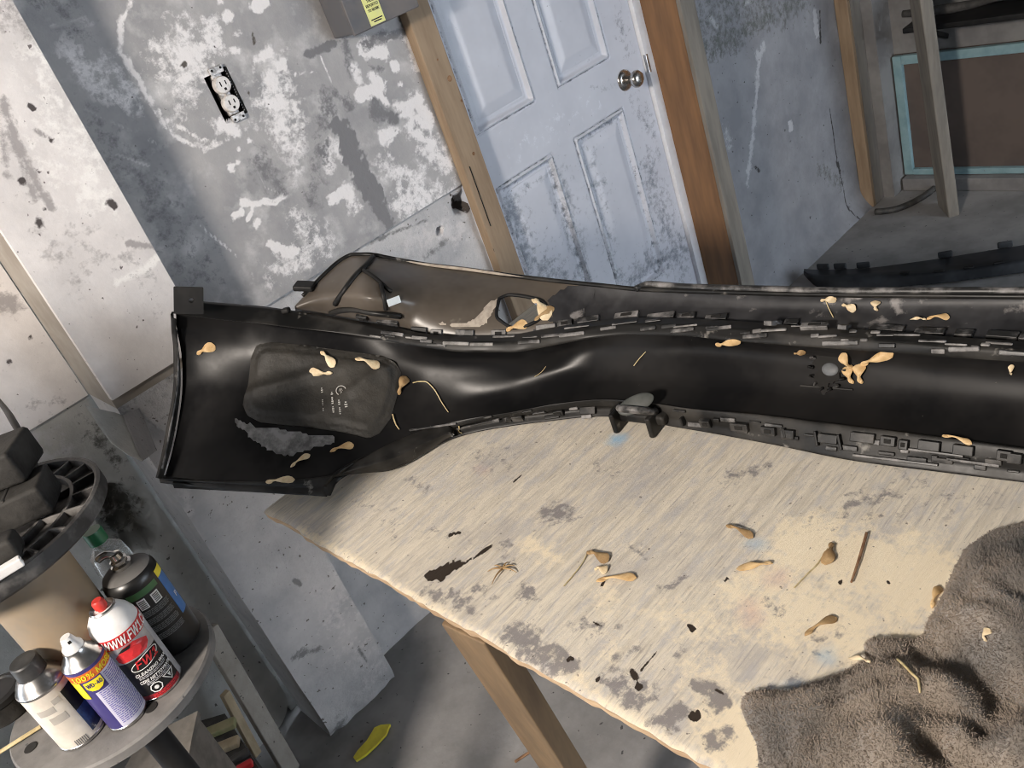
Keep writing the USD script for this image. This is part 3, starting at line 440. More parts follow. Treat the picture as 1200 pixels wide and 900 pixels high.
# ================================================================ ELECTRICAL
pnl = thing('electrical_panel', 'grey metal electrical box with a yellow sticker, high on the wall', 'electrical box', (-.1, 0, 1.56))
bx0, bx1, bz = -.215, -.012, 1.562
obj('enclosure', rbox((bx1-bx0, .088, .42), .004, at=((bx0+bx1)/2, -.046, bz+.21)), 'boxgrey', pnl, smooth=30)
obj('cover', rbox((bx1-bx0+.006, .010, .43), .003, at=((bx0+bx1)/2, -.094, bz+.212)), 'boxgrey', pnl, smooth=30)
yf = -.0995
c0, c1 = ony((433, 31), yf), ony((453, 22), yf); w = .045; lc = ony((438, 13), yf)
st = obj('warning_sticker', rbox((.046, .0012, .066), .0005, at=(lc[0], yf-.0006, lc[2]+.004)), 'yellow', pnl, label='yellow printed sticker')
for k in range(3):
    t = meshkit.text_mesh(('THESE', 'REPORTED', 'TO WORK')[k], .0062, .0004, True); ww = np.ptp(t.bounds[:, 0]); t.apply_translation((-ww/2, 0, 0)); v = t.vertices.copy(); t.vertices = np.c_[v[:, 0]*.85, -v[:, 2]-.0012, v[:, 1]]
    t.apply_translation((lc[0], yf, lc[2]+.022-k*.0105)); obj('print', t, 'black', st)
for k in range(2): obj('print', box((lc[0]-.017+.006*k, yf-.0018, lc[2]-.018-.005*k), (lc[0]+.017-.004*k, yf-.0010, lc[2]-.0155-.005*k)), 'black', st)
ot = thing('power_outlet', 'uncovered white duplex power outlet in a dark hole of the grey wall', 'outlet', oc)
ib = []
for a, b in (((-hx-.004, .034, -hz-.004), (hx+.004, .038, hz+.004)), ((-hx-.004, .001, -hz-.004), (-hx+.001, .038, hz+.004)), ((hx-.001, .001, -hz-.004), (hx+.004, .038, hz+.004)), ((-hx, .001, -hz-.004), (hx, .038, -hz+.001)), ((-hx, .001, hz-.001), (hx, .038, hz+.004))): ib.append(box(oc+np.array(a), oc+np.array(b)))
obj('wall_box', ib, 'hole', ot, label='dark metal back box')
obj('yoke', rbox((.026, .022, .094), .003, at=oc+[0.003, .014, 0]), 'strap', ot, smooth=30)
for s in (-1, 1):
    f = obj('receptacle', yl([(0, .006), (.0175, .006), (.0195, .003), (.0195, -.01), (0, -.01)], oc+[.003, -.001, s*.0212]), 'outlet', ot, smooth=40)
    for dx, dz, w_, h_ in ((-.0065, .003, .0026, .011), (.0065, .003, .0026, .009), (0, -.0095, .0055, .0055)): obj('slot', box(oc+[.004+dx-w_/2, -.0076, s*.0212+dz-h_/2], oc+[.004+dx+w_/2, -.0066, s*.0212+dz+h_/2]), 'hole', f)
    e = obj('mounting_ear', rbox((.034, .003, .016), .001, at=oc+[.004, -.004, s*(hz+.004)]), 'strap', ot, smooth=30)
    for dx in (-.011, .011): obj('screw_hole', yl([(0, .0016), (.0028, .0016), (.0028, 0), (0, 0)], oc+[.004+dx, -.005, s*(hz+.006)]), 'hole', e)
obj('centre_screw', yl([(0, .003), (.003, .003), (.003, -.012), (0, -.012)], oc+[.004, -.001, 0]), 'strap', ot)
# plaster crumbs round the lower ear
# ================================================================ WORKBENCH
TZ = .90; TX0, TX1, TY0, TY1 = -1.06, -.27, -2.75, -.467
tb = thing('workbench', 'worn plywood workbench top with paint stains on wooden trestle legs', 'workbench', (-.66, -1.6, 0))
nx, ny = int((TX1-TX0)/.005), int((TY1-TY0)/.005)
X, Y = np.meshgrid(np.linspace(TX0, TX1, nx), np.linspace(TY0, TY1, ny), indexing='ij')
ed = .0035*(meshkit.noise(np.stack([Y*60, X*0, X*0], -1), 2)-.5)*np.exp(-(X-TX0)/.01)+.006*(meshkit.noise(np.stack([Y*9, X*0, X*0], -1), 4)-.5)*np.exp(-(X-TX0)/.02)
Z = np.full_like(X, TZ)-.0025*np.exp(-(X-TX0)/.004)
Pt = np.stack([X+ed, Y, Z], -1)
def tm(*marks): return [(ch, [onz(q, TZ)[:2] for q in px], r, soft, s) for ch, px, r, soft, s in marks]
A, G, B = 0, 1, 2          # bare new wood, grey paint, dark
tmk = tm((A, [(940, 640), (1050, 660), (1110, 700)], .06, .03, .95), (A, [(900, 700), (1000, 740)], .06, .04, .8), (A, [(640, 760), (740, 850), (800, 890)], .012, .012, .8), (A, [(620, 640), (650, 650)], .02, .01, .8), (A, [(820, 790), (850, 830), (870, 870)], .03, .02, .85), (A, [(780, 720), (850, 740)], .04, .03, .55), (A, [(350, 620), (520, 720), (650, 800)], .012, .012, .7), (A, [(860, 870), (875, 890)], .03, .01, .9), (A, [(700, 690), (720, 760)], .03, .02, .5),
    (G, [(605, 740), (625, 760), (650, 770)], .026, .01, .72), (G, [(660, 770), (668, 782)], .014, .006, .8), (G, [(715, 800), (735, 815), (750, 810)], .022, .008, .72), (G, [(530, 700), (545, 708)], .022, .010, .65), (G, [(640, 600), (660, 605)], .03, .012, .7), (G, [(615, 690), (625, 700)], .015, .008, .7), (G, [(680, 730), (720, 735)], .02, .012, .62), (G, [(420, 590), (470, 620)], .03, .03, .45), (G, [(560, 530), (600, 545)], .04, .03, .42), (G, [(790, 840), (800, 830)], .012, .006, .75), (G, [(770, 800), (765, 815)], .01, .006, .7), (G, [(900, 700), (910, 715)], .01, .006, .6), (G, [(870, 615), (880, 640)], .02, .02, .5), (G, [(960, 610), (1100, 600)], .03, .03, .42), (G, [(1060, 560), (1150, 590)], .04, .04, .42), (G, [(820, 800), (845, 818)], .018, .006, .8), (G, [(930, 800), (935, 812)], .014, .008, .65), (G, [(990, 740), (960, 750)], .014, .01, .5), (G, [(500, 620), (560, 640)], .02, .02, .45), (G, [(1000, 790), (960, 765)], .02, .02, .5), (G, [(930, 820), (900, 810)], .02, .012, .6), (G, [(590, 640), (600, 655)], .012, .008, .7), (G, [(560, 690), (575, 700)], .012, .008, .7), (G, [(500, 690), (515, 700)], .014, .01, .7), (G, [(690, 745), (705, 735)], .012, .008, .75), (G, [(640, 775), (650, 785)], .010, .006, .8), (G, [(730, 770), (745, 760)], .010, .008, .75), (G, [(790, 770), (800, 760)], .008, .006, .75), (G, [(780, 690), (800, 680)], .012, .01, .65), (G, [(740, 640), (755, 650)], .012, .01, .62), (G, [(860, 560), (900, 545)], .02, .015, .6), (G, [(1000, 590), (1040, 580)], .02, .015, .62), (G, [(700, 545), (730, 560)], .02, .015, .55), (G, [(480, 560), (500, 575)], .015, .01, .6), (G, [(770, 845), (785, 850)], .010, .006, .8), (G, [(835, 870), (850, 860)], .010, .006, .75),
    (B, [(508, 674), (522, 668), (535, 662)], .011, .003, 1), (B, [(522, 662), (533, 655)], .004, .002, 1), (B, [(540, 662), (555, 654), (575, 640)], .0035, .002, 1), (B, [(518, 678), (512, 672)], .005, .002, 1), (B, [(528, 627), (538, 624)], .004, .002, .95), (B, [(668, 772)], .0045, .001, 1), (B, [(699, 797)], .006, .001, 1), (B, [(749, 805)], .0045, .001, 1), (B, [(814, 839)], .005, .001, 1), (B, [(848, 680), (854, 678)], .0025, .001, 1), (B, [(985, 682)], .0025, .001, 1), (B, [(1042, 683)], .0022, .001, 1), (B, [(808, 733), (812, 738)], .003, .0015, 1), (B, [(965, 566)], .0025, .001, 1), (B, [(694, 728), (712, 736)], .0022, .0015, .9), (B, [(752, 785), (770, 762)], .002, .0015, .9), (B, [(745, 796), (741, 786)], .004, .003, .9), (B, [(602, 565), (612, 556)], .002, .001, .9), (B, [(938, 549)], .0025, .001, 1), (B, [(703, 690), (708, 682)], .002, .001, .9), (B, [(840, 808), (848, 812)], .003, .002, .9))
tt = tm((2, [(722, 515)], .014, .008, .85), (2, [(880, 635), (890, 638)], .007, .006, .4), (2, [(968, 770)], .008, .006, .5), (2, [(925, 820), (940, 815)], .014, .01, .35), (0, [(908, 679), (912, 677)], .010, .008, .35), (0, [(882, 722), (880, 712)], .012, .008, .38), (0, [(560, 548), (568, 552)], .008, .006, .2))
pk = masks(Pt.reshape(-1, 3)[:, :2], tmk, 31); tk = masks(Pt.reshape(-1, 3)[:, :2], tt, 32)
obj('tabletop', grid(Pt), 'ply', tb, smooth=True, paint=pk, tint=tk, label='plywood surface stained with grey, blue and red paint')
ysn = np.linspace(TY0, TY1, ny); e0 = ed[0]; rowz = np.array([TZ-.0026, TZ-.007, TZ-.013, TZ-.019])
E_ = np.stack([np.stack([TX0+e0+o+.002*(meshkit.noise(np.stack([ysn*80, ysn*0+z*900, ysn*0], -1), 6)-.5)*(k > 0), ysn, ysn*0+z], -1) for k, (z, o) in enumerate(zip(rowz, (0, .0005, .001, .003)))], 1)
bk = box((TX0+.004, TY0, TZ-.019), (TX1, TY1-.0005, TZ-.004))
obj('plywood_edge', [grid(E_[:, ::-1]), bk], 'plyedge', tb, smooth=30, label='raw layered plywood edge')
lt, lb_ = onz((572, 764), .80), onz((663, 905), .40); dl = (lb_-lt)/(lt-lb_)[2]; foot = lt+dl*(lt[2]-.004); lt = lt-dl*.076
def leg(a, b): obj('leg', bar(a, b, .085, .040, .003, up=(1, .12, 0)), 'legwood', tb, smooth=30)
leg(lt+[0, 0, .002], foot)
mx = TX0+TX1
for sx, yy in ((1, 0), (0, -1.35), (1, -1.35)):
    a, b = lt+[0, yy, .002], foot+[0, yy, 0]
    if sx: a, b = np.array([mx-a[0], a[1], a[2]]), np.array([mx-b[0], b[1], b[2]])
    leg(a, b)
for yy in (0, -1.35): obj('trestle_rail', rbox((.70, .04, .085), .003, at=(mx/2, lt[1]+yy+.045, .838)), 'legwood', tb, smooth=30)

# ================================================================ BUMPER (open side towards the camera, resting on the bench, left end raised past the bench edge)
bp = thing('car_bumper', 'large black plastic car bumper cover lying inside up across the workbench', 'car bumper', (-.6, -1.2, TZ))
S1, NT, EXT = 1225, 190, .42
def rail(pts, z, s0=None):
    """pixels along the rail with a height at each -> 3-D curve from the left end to the right, continued straight past the frame"""
    px = [p[0] for p in pts]; fy = PchipInterpolator(px, [p[1] for p in pts]); zx = [q[0] for q in z]; fz = PchipInterpolator(zx, [q[1] for q in z])
    s = np.linspace(px[0], S1, NT); R = np.array([onz((a, float(fy(a))), float(fz(a))) for a in s])
    d = R[-1]-R[-12]; d[2] *= .3; d /= np.linalg.norm(d); e = R[-1]+d*np.linspace(0, EXT, 25)[1:, None]
    return np.vstack([R, e])
def smoothrow(rails, n):
    A = np.array(rails); t = np.r_[0, np.cumsum(np.linalg.norm(np.diff(A, axis=0), axis=2).mean(1))]; t /= t[-1]
    return PchipInterpolator(t, A, axis=0)(np.linspace(0, 1, n)).transpose(1, 0, 2)      # (along, across, 3)
zA = [(180, 1.0), (230, .985), (300, .96), (390, .93), (470, .915), (540, .908), (1230, .908)]
zB = [(180, 1.01), (230, .995), (300, .975), (390, .955), (470, .94), (540, .935), (700, .94), (1230, .945)]
zD = [(195, 1.29), (300, 1.20), (400, 1.125), (500, 1.07), (600, 1.035), (700, 1.025), (1230, 1.03)]
zE = [(a, b+.013) for a, b in zD]
rA = rail([(188, 566), (230, 571), (300, 577), (384, 581), (392, 566), (420, 553), (462, 548), (500, 528), (525, 516), (560, 506), (640, 494), (705, 488), (800, 502), (900, 520), (1000, 540), (1100, 553), (1230, 569)], zA)
rB = rail([(192, 562), (230, 565), (300, 566), (384, 560), (420, 541), (462, 520), (500, 505), (540, 494), (600, 485), (660, 474), (710, 470), (760, 474), (810, 481), (880, 487), (960, 497), (1080, 512), (1230, 532)], zB)
mixz = lambda k: [(a, (1-k)*float(PchipInterpolator([q[0] for q in zB], [q[1] for q in zB])(a))+k*float(PchipInterpolator([q[0] for q in zD], [q[1] for q in zD])(a))-.020*math.sin(math.pi*k)) for a in (200, 300, 400, 500, 600, 700, 900, 1230)]
rC1 = rail([(207, 505), (260, 512), (330, 516), (420, 506), (470, 490), (540, 470), (620, 459), (710, 449), (800, 455), (900, 463), (1040, 478), (1230, 503)], mixz(.30))
rC2 = rail([(214, 440), (260, 447), (330, 455), (420, 458), (500, 447), (600, 440), (700, 426), (800, 428), (900, 436), (1040, 448), (1230, 467)], mixz(.62))
rD = rail([(206, 366), (250, 372), (300, 377), (350, 383), (400, 389), (450, 397), (500, 406), (550, 411), (600, 411), (650, 403), (700, 394), (740, 391), (800, 392), (860, 398), (940, 404), (1040, 411), (1120, 417), (1230, 424)], zD)
rC3 = rail([(209, 395), (260, 402), (330, 412), (420, 420), (500, 421), (600, 422), (700, 406), (800, 405), (900, 412), (1040, 424), (1230, 440)], mixz(.84))
TR = smoothrow([rB, rC1, rC2, rC3, rD], 34)
obj('trough', grid(TR, .004), 'plastic', bp, smooth=True, label='smooth curved inner skin')
# lower flange: a ledge towards the camera and a turned down lip
off = lambda R, dx=0, dy=0, dz=0: R+np.array([dx, dy, dz])
FLo = smoothrow([off(rA, .004, 0, -.002), rA, off(rA, .006, .008, .012), rA*.45+rB*.55+[0, 0, .006], rB+[0, 0, .004], rB+[.004, .003, -.003]], 22)
obj('lower_flange', grid(FLo, .003), 'plasticdust', bp, smooth=True, label='dusty lower flange')
# rear ridge with a stepped top
rE1 = rail([(207, 355), (250, 360), (300, 364), (350, 370), (400, 379), (450, 389), (500, 399), (550, 404), (600, 404), (650, 396), (700, 386), (740, 383), (800, 384), (860, 389), (940, 396), (1040, 403), (1120, 410), (1230, 416)], zE)
zE2 = [(a, b+.004) for a, b in zE]
rE2 = rail([(208, 350), (250, 354), (300, 358), (345, 364), (400, 373), (450, 381), (500, 391), (550, 394), (600, 392), (640, 385), (700, 376), (740, 372), (800, 373), (860, 376), (940, 382), (1040, 388), (1120, 395), (1230, 401)], zE2)
RG = smoothrow([off(rD, 0, 0, -.002), off(rD, -.006, -.004, .002), rE1, off(rE1, .004, .004, .004), rE2], 16)
obj('rear_ridge', grid(RG, .003), 'plasticdust', bp, smooth=30, label='dusty raised rear rib')
# upper valley and top edge, to the right of the end plate
def part_rail(pts, z): return rail(pts, z)
zF = [(340, 1.18), (415, 1.215), (500, 1.15), (600, 1.10), (700, 1.072), (760, 1.062), (1230, 1.06)]
vE = rail([(346, 365), (400, 374), (450, 382), (500, 392), (550, 395), (600, 393), (640, 386), (700, 377), (740, 373), (800, 374), (860, 377), (940, 383), (1040, 389), (1120, 396), (1230, 402)], [(a, b-.012) for a, b in zE2])
vM = rail([(346, 362), (400, 349), (450, 352), (500, 358), (550, 362), (600, 366), (640, 368), (680, 364), (740, 358), (860, 360), (940, 363), (1040, 368), (1120, 372), (1230, 377)], [(340, 1.18), (420, 1.185), (500, 1.12), (600, 1.07), (700, 1.042), (1230, 1.038)])
vF = rail([(346, 358), (372, 331), (392, 312), (410, 300), (430, 299), (460, 304), (500, 311), (550, 317), (600, 324), (650, 330), (700, 335), (750, 340), (800, 342), (900, 345), (1000, 347), (1100, 348), (1230, 349)], zF)
UP = smoothrow([vE, vM, vF], 26)
# the light hole in the end plate is cut out
t = grid(UP, .003)
hole_px = Polygon([(585, 350), (594, 346), (618, 348), (634, 352), (640, 362), (632, 374), (610, 384), (597, 383), (584, 374)])
def topix(V): d = V-C; z = d@CF; return np.stack([600+FPX*(d@CR)/z, 450-FPX*(d@CU)/z], -1)
hp = [hit(q, t.triangles) for q in hole_px.exterior.coords[:-1]]
H = np.array([h[0] for h in hp]); hc = H.mean(0); uu = np.linalg.svd(H-hc)[2]; H2 = Polygon((H-hc)@uu[:2].T)
cen = (t.triangles_center-hc); near = np.abs(cen@uu[2]) < .03; inside = contains_xy(H2, *(cen@uu[:2].T).T) & near
t2 = trimesh.Trimesh(t.vertices, t.faces[~inside], process=False)
tp_ = topix(t2.triangles_center); left_ = tp_[:, 0]+(tp_[:, 1]-350)*.9 < 668+10*np.sin(tp_[:, 1]*.5)
obj('end_plate', trimesh.Trimesh(t2.vertices, t2.faces[left_], process=False), 'plate', bp, smooth=30, label='glossy black rear plate with a warm reflection put into its brown colour, and a cut-out')
obj('upper_skin', trimesh.Trimesh(t2.vertices, t2.faces[~left_], process=False), 'upper', bp, smooth=30, label='scuffed dark grey upper skin')
obj('hole_rim', tube(np.vstack([H, H[:1]])-np.array([0, 0, .0]), .0035, 8, 80), 'black', bp, smooth=True)
# rolled top edge along the far side
obj('top_edge', tube(vF[2:][::3]+[0, 0, .002], .0045, 8), 'plasticdust', bp, smooth=True)
tf = rail([(745, 339), (760, 333), (800, 336), (900, 339), (1000, 341), (1100, 341), (1230, 341)], [(740, 1.068), (1230, 1.066)])
obj('top_rail', tube(tf[::3], .006, 6), 'clip', bp, smooth=True)
TRt = grid(TR).triangles; UPt = t2.triangles; FLt = grid(FLo).triangles; RGt = grid(RG).triangles
BALL = np.concatenate([TRt, UPt, FLt, RGt])
def on_bumper(q, lift=.0015, tris=None):
    h = hit(q, BALL if tris is None else tris)
    if h is None: h = hit(q, BALL)
    if h is None: p = onz(q, TZ); return p+[0, 0, lift], np.array([0, 0, 1.0])
    return h[0]+h[1]*lift, h[1]
ew = [i for i in range(NT) if 25 < i < 60]
obj('edge_strip', tube(vF[ew][::3]+[-.002, -.002, .0035], [.001, .0032, .0035, .003, .001], 6), 'duststreak', bp, smooth=True, label='pale strip along the plate edge')  # pale strip laid along part of the upper plate edge
# left end: the wheel arch flange folded back along the end of the skin
end = TR[0]                                            # bottom -> top
ax = TR[3]-TR[0]; ax /= np.linalg.norm(ax, axis=1, keepdims=True)
nn = np.cross(np.gradient(end, axis=0), ax); nn /= np.linalg.norm(nn, axis=1, keepdims=True); nn *= np.where((nn@(C-end.mean(0)))[:, None] > 0, 1, -1)
lipw = np.interp(np.linspace(0, 1, len(end)), [0, .3, .7, 1], [.014, .022, .020, .012])[:, None]
AF = np.stack([end-ax*.004, end-ax*.006+nn*lipw*.5, end-ax*.004+nn*lipw, end+ax*.002+nn*(lipw+.002)], 1)
obj('arch_flange', grid(AF, .003), 'plasticdust', bp, smooth=True, label='curved wheel arch edge')
obj('arch_bead', tube((end+nn*lipw)[2:-2:2], .0035, 8), 'clip', bp, smooth=True)
# top left ear with a hole
q1, q2, q3, q4 = [onz(q, 1.30) for q in ((207, 345), (234, 346), (235, 361), (208, 361))]
c_ = (q1+q2+q3+q4)/4; ux = (q2-q1)/np.linalg.norm(q2-q1); uy = (q4-q1); uy -= ux*(uy@ux); uy /= np.linalg.norm(uy); un = np.cross(ux, uy)
earp = Polygon([(-.031, -.030), (.031, -.030), (.031, .030), (-.031, .030)]).buffer(.003).difference(Point(.006, .0).buffer(.006))
e_ = trimesh.creation.extrude_polygon(earp, .004, engine='earcut'); nw = (C-c_)/np.linalg.norm(C-c_); zu = np.array([0, 0, 1.0])-nw*nw[2]; zu /= np.linalg.norm(zu); xr = np.cross(zu, nw)
uxp = CR*.995+CU*-.02; uxp -= nw*(uxp@nw); uxp /= np.linalg.norm(uxp); uyp = np.cross(nw, uxp)
v = e_.vertices.copy(); sc = np.linalg.norm(q2-q1)/.066; ec = onz((221, 352), 1.295); e_.vertices = ec+(v[:, :1]*uxp+v[:, 1:2]*uyp)*np.linalg.norm(ec-C)/FPX*14/.031+v[:, 2:]*nw
obj('mounting_ear', e_, 'black', bp, smooth=30)
# upper flange strip at the left (from ear to the plate) and small hooks
tube_ = lambda pts, r, z, nm, m, n=6: obj(nm, tube([onz(q, z) for q in pts], r, n), m, bp, smooth=True)
sv = ony((364, 322), -.40); 
hk = [vF[4], vF[10]]
obj('side_clip', bar(on_bumper((374, 333))[0]+[-.012, 0, .0], on_bumper((374, 333))[0]+[-.035, .03, .012], .03, .012, .003), 'black', bp, smooth=30)
obj('corner_tab', bar(on_bumper((341, 364))[0]+[-.004, .004, .004], on_bumper((341, 364))[0]+[-.016, -.004, .006], .016, .01, .003), 'black', bp, smooth=30)
# ribs on the end plate
def rib(name, pts, w, h, m='black', tris=None):
    P = [on_bumper(q, h*.35, UPt if tris is None else tris)[0] for q in pts]; return obj(name, tube(P, w, 6), m, bp, smooth=True)
rib('plate_rib', [(437, 302), (425, 316), (408, 336), (393, 356)], .0055, .006)
rib('plate_rib', [(426, 318), (440, 327), (452, 338), (458, 342)], .0045, .006)
rib('plate_rib', [(446, 334), (449, 348), (452, 362)], .0045, .006)
rib('plate_rib', [(388, 366), (410, 362), (440, 366), (470, 370)], .006, .006, 'plasticdust')
p, n = on_bumper((461, 353), .002, UPt); p2, _ = on_bumper((470, 350), .002, UPt); R = frame(p2-p, n)
obj('white_sticker', rbox((.030, .014, .0012), .0004, R, p), 'white', bp, label='small white rectangular sticker')
# dust streak and grey patches lying on the plate
def patch(name, pxs, m, lift=.0012, tris=None, parent=None):
    Pg = Polygon(pxs).buffer(1.2).buffer(-.4); x0, y0, x1, y1 = Pg.bounds; g = np.array([(x, y) for x in np.arange(x0, x1+.1, 2.2) for y in np.arange(y0, y1+.1, 2.2)])
    if len(g) == 0: return
    w = meshkit.fbm(np.c_[g*.16, g[:, :1]*0], 4, 11)*7-3.5
    keep = np.array([Pg.buffer(a).contains(Point(*q)) for q, a in zip(g, w)]); g = g[keep]
    if len(g) < 4: return
    from scipy.spatial import Delaunay
    T = Delaunay(g).simplices; e = np.max([np.linalg.norm(g[T[:, i]]-g[T[:, i-1]], axis=1) for i in range(3)], 0); T = T[e < 3.6]
    h = [hit(q, BALL if tris is None else tris) for q in g]; ok = np.array([k is not None for k in h])
    V = np.array([k[0]+k[1]*lift if k else (0, 0, 0) for k in h]); T = T[ok[T].all(1)]
    d = np.max([np.linalg.norm(V[T[:, i]]-V[T[:, i-1]], axis=1) for i in range(3)], 0); T = T[d < .03]
    if len(T) == 0: return
    N = np.array([k[1] if k else (0, 0, 1) for k in h]); nf = np.cross(V[T[:, 1]]-V[T[:, 0]], V[T[:, 2]]-V[T[:, 0]]); fl = (nf*N[T[:, 0]]).sum(1) < 0; T[fl] = T[fl][:, ::-1]
    V2 = V-N*lift*1.2; k = len(V); Ed = np.sort(np.vstack([T[:, [0, 1]], T[:, [1, 2]], T[:, [2, 0]]]), 1)
    return obj(name, trimesh.Trimesh(np.vstack([V, V2]), np.vstack([T, T[:, ::-1]+k]), process=False), m, parent or bp, smooth=True)
patch('dust_streak', [(506, 378), (535, 379), (553, 378), (565, 368), (573, 356), (582, 349), (586, 352), (578, 364), (570, 378), (560, 383), (535, 384)], 'duststreak', tris=UPt)
patch('dust_patch', [(272, 487), (282, 492), (300, 500), (340, 505), (372, 510), (395, 512), (388, 522), (360, 528), (335, 536), (318, 530), (300, 518), (282, 503)], 'dust', tris=TRt)
patch('scuffed_border', [(640, 352), (668, 334), (700, 338), (692, 352), (684, 372), (650, 378)], 'upper', tris=UPt)
# foam pad with raised print
padpx = [(301, 404), (316, 401), (352, 404), (400, 411), (448, 417), (463, 424), (470, 436), (468, 455), (458, 490), (445, 508), (432, 514), (400, 506), (350, 500), (305, 495), (290, 487), (285, 475), (289, 462), (293, 440), (294, 420)]
Pg = Polygon(padpx).buffer(6).buffer(-6); x0, y0, x1, y1 = Pg.bounds; g = np.array([(x, y) for x in np.arange(x0, x1, 3) for y in np.arange(y0, y1, 3) if Pg.contains(Point(x, y))])
bd = np.array([Pg.exterior.interpolate(s).coords[0] for s in np.arange(0, Pg.exterior.length, 2.5)]); q = np.vstack([bd, g[[Pg.exterior.distance(Point(*k)) > 1.5 for k in g]]])
from scipy.spatial import Delaunay
T = Delaunay(q).simplices; T = T[[Pg.buffer(.5).contains(Point(*c)) for c in q[T].mean(1)]]
hh = [hit(k, TRt) for k in q]; dist = np.array([Pg.exterior.distance(Point(*k)) for k in q]); dist[:len(bd)] = 0
fold = np.exp(-((q[:, 1]-(462+(q[:, 0]-292)*-.28))/7)**2)*np.clip((430-q[:, 0])/60, 0, 1)+.8*np.exp(-((q[:, 1]-(470+(q[:, 0]-400)*-.75))/8)**2)*np.clip((q[:, 0]-330)/40, 0, 1)
bulge = .010*(1-np.exp(-dist/5))+.006*fold+.010*(meshkit.fbm(np.c_[q*.022, q[:, :1]*0], 3, 4)-.4)*np.clip(dist/10, 0, 1)-.004*np.exp(-((dist-7)/2.5)**2)
V = np.array([k[0]+k[1]*(b+.0015) for k, b in zip(hh, bulge)]); N = np.array([k[1] for k in hh]); nf = np.cross(V[T[:, 1]]-V[T[:, 0]], V[T[:, 2]]-V[T[:, 0]]); fl = (nf*N[T[:, 0]]).sum(1) < 0; T[fl] = T[fl][:, ::-1]
nb = len(bd); k = len(V); V2 = np.array([h_[0]-h_[1]*.001 for h_ in hh]); i = np.arange(nb); j = (i+1) % nb
padm = trimesh.Trimesh(np.vstack([V, V2]), np.vstack([T, np.stack([i, j, j+k], 1), np.stack([i, j+k, i+k], 1)]), process=False)
pad = obj('foam_pad', padm, 'pad', bp, smooth=True, label='quilted dark foam pad with printed marks'); PADt = padm.triangles[:len(T)]
def flat_on(q, q2, tris, lift=.001):                    # a local frame on a surface: x towards q2
    p, n = on_bumper(q, lift, tris); p2, _ = on_bumper(q2, lift, tris); return p, frame(p2-p, n)
p, R = flat_on((400, 462), (403, 478), PADt)
rg = trimesh.creation.annulus(.0085, .0100, .0008); rg.vertices = rg.vertices@R+on_bumper((400, 458), .0012, PADt)[0]; obj('printed_ring', rg, 'print', pad)
for ch, dx in (('V', .0012), ('W', -.0042)):
    tt_ = meshkit.text_mesh(ch, .0052, .0006); tt_.apply_translation((-np.ptp(tt_.bounds[:, 0])/2, dx, 0)); tt_.vertices = tt_.vertices@frame(R[1]*-1, R[2])+on_bumper((400, 458), .0014, PADt)[0]; obj('printed_mark', tt_, 'print', pad)
for (a, b, w) in (((389, 459), (391, 484), .0045), ((397, 468), (399, 486), .004), ((405, 470), (406, 478), .006), ((377, 454), (378, 463), .004), ((378, 466), (379, 482), .002)):
    pa, na = on_bumper(a, .0012, PADt); pb, _ = on_bumper(b, .0012, PADt); n_ = max(int(np.linalg.norm(pb-pa)/.0036), 1); Rf = frame(pb-pa, na); bs = []
    for k in range(n_):
        if (k*7+int(a[0])) % 5 == 3: continue
        bs.append(rbox((.0022, w*(.6+.4*((k*3) % 4)/3), .0006), .0002, Rf, on_bumper((a[0]+(b[0]-a[0])*(k+.5)/n_, a[1]+(b[1]-a[1])*(k+.5)/n_), .0012, PADt)[0], 4))
    obj('printed_code', bs, 'print', pad)
# clip tabs and slots along the ridge and along the lower flange
def clips(pts_w, tris, hgt, name, dep=.014, m_='clip'):
    for (a, b), L, hh_ in pts_w:
        p, n = on_bumper((a, b), hgt*.3, tris); p2, _ = on_bumper((a+8, b+(8*np.interp(a, [400, 560, 700, 1200], [.2, 0, -.15, .08]) if tris is RGt else 8*np.interp(a, [500, 700, 800, 1200], [-.3, -.1, .1, .14]))), hgt*.3, tris)
        w = L*np.linalg.norm(p-C)/FPX; R = frame(p2-p, n); k = obj(name, rbox((w, dep, hgt), .0015, R, p), m_, bp, smooth=30)
        if hh_: obj('slot', rbox((w*.45, dep*.45, .002), .0006, R, p+R[2]*hgt*.5), 'hole', k)
clips([((425, 371), 14, 1), ((455, 377), 26, 0), ((492, 387), 20, 0), ((512, 390), 14, 1), ((545, 391), 22, 0), ((585, 391), 18, 1), ((640, 384), 24, 0), ((662, 380), 18, 1), ((690, 376), 26, 0), ((735, 371), 30, 1), ((775, 372), 34, 0), ((805, 372), 22, 1), ((840, 374), 26, 1), ((906, 380), 26, 0), ((928, 380), 16, 0), ((955, 384), 30, 1), ((990, 385), 14, 0), ((1034, 387), 26, 0), ((1053, 388), 12, 0), ((1090, 391), 30, 1), ((1130, 393), 18, 0), ((1175, 395), 30, 0), ((1205, 398), 16, 0)], RGt, .008, 'ridge_clip')
clips([((1100, 411), 14, 0), ((460, 391), 30, 0), ((500, 400), 16, 0), ((620, 401), 26, 0), ((670, 392), 30, 0), ((760, 385), 20, 0), ((800, 387), 30, 0), ((885, 394), 30, 0), ((985, 402), 40, 0), ((1040, 405), 18, 0), ((1130, 409), 30, 0), ((1190, 414), 30, 0)], RGt, .005, 'rib_scale', .007)
clips([((592, 490), 14, 1), ((607, 488), 14, 0), ((655, 482), 12, 1), ((690, 481), 20, 0), ((828, 494), 14, 1), ((868, 499), 22, 1), ((902, 504), 18, 1), ((925, 508), 16, 0), ((972, 514), 22, 0), ((1012, 513), 26, 0), ((1042, 517), 16, 1), ((1060, 521), 10, 1), ((1090, 522), 22, 0), ((1130, 527), 20, 0), ((1178, 533), 14, 1), ((1190, 536), 14, 0)], FLt, .010, 'flange_clip', m_='clipdark')

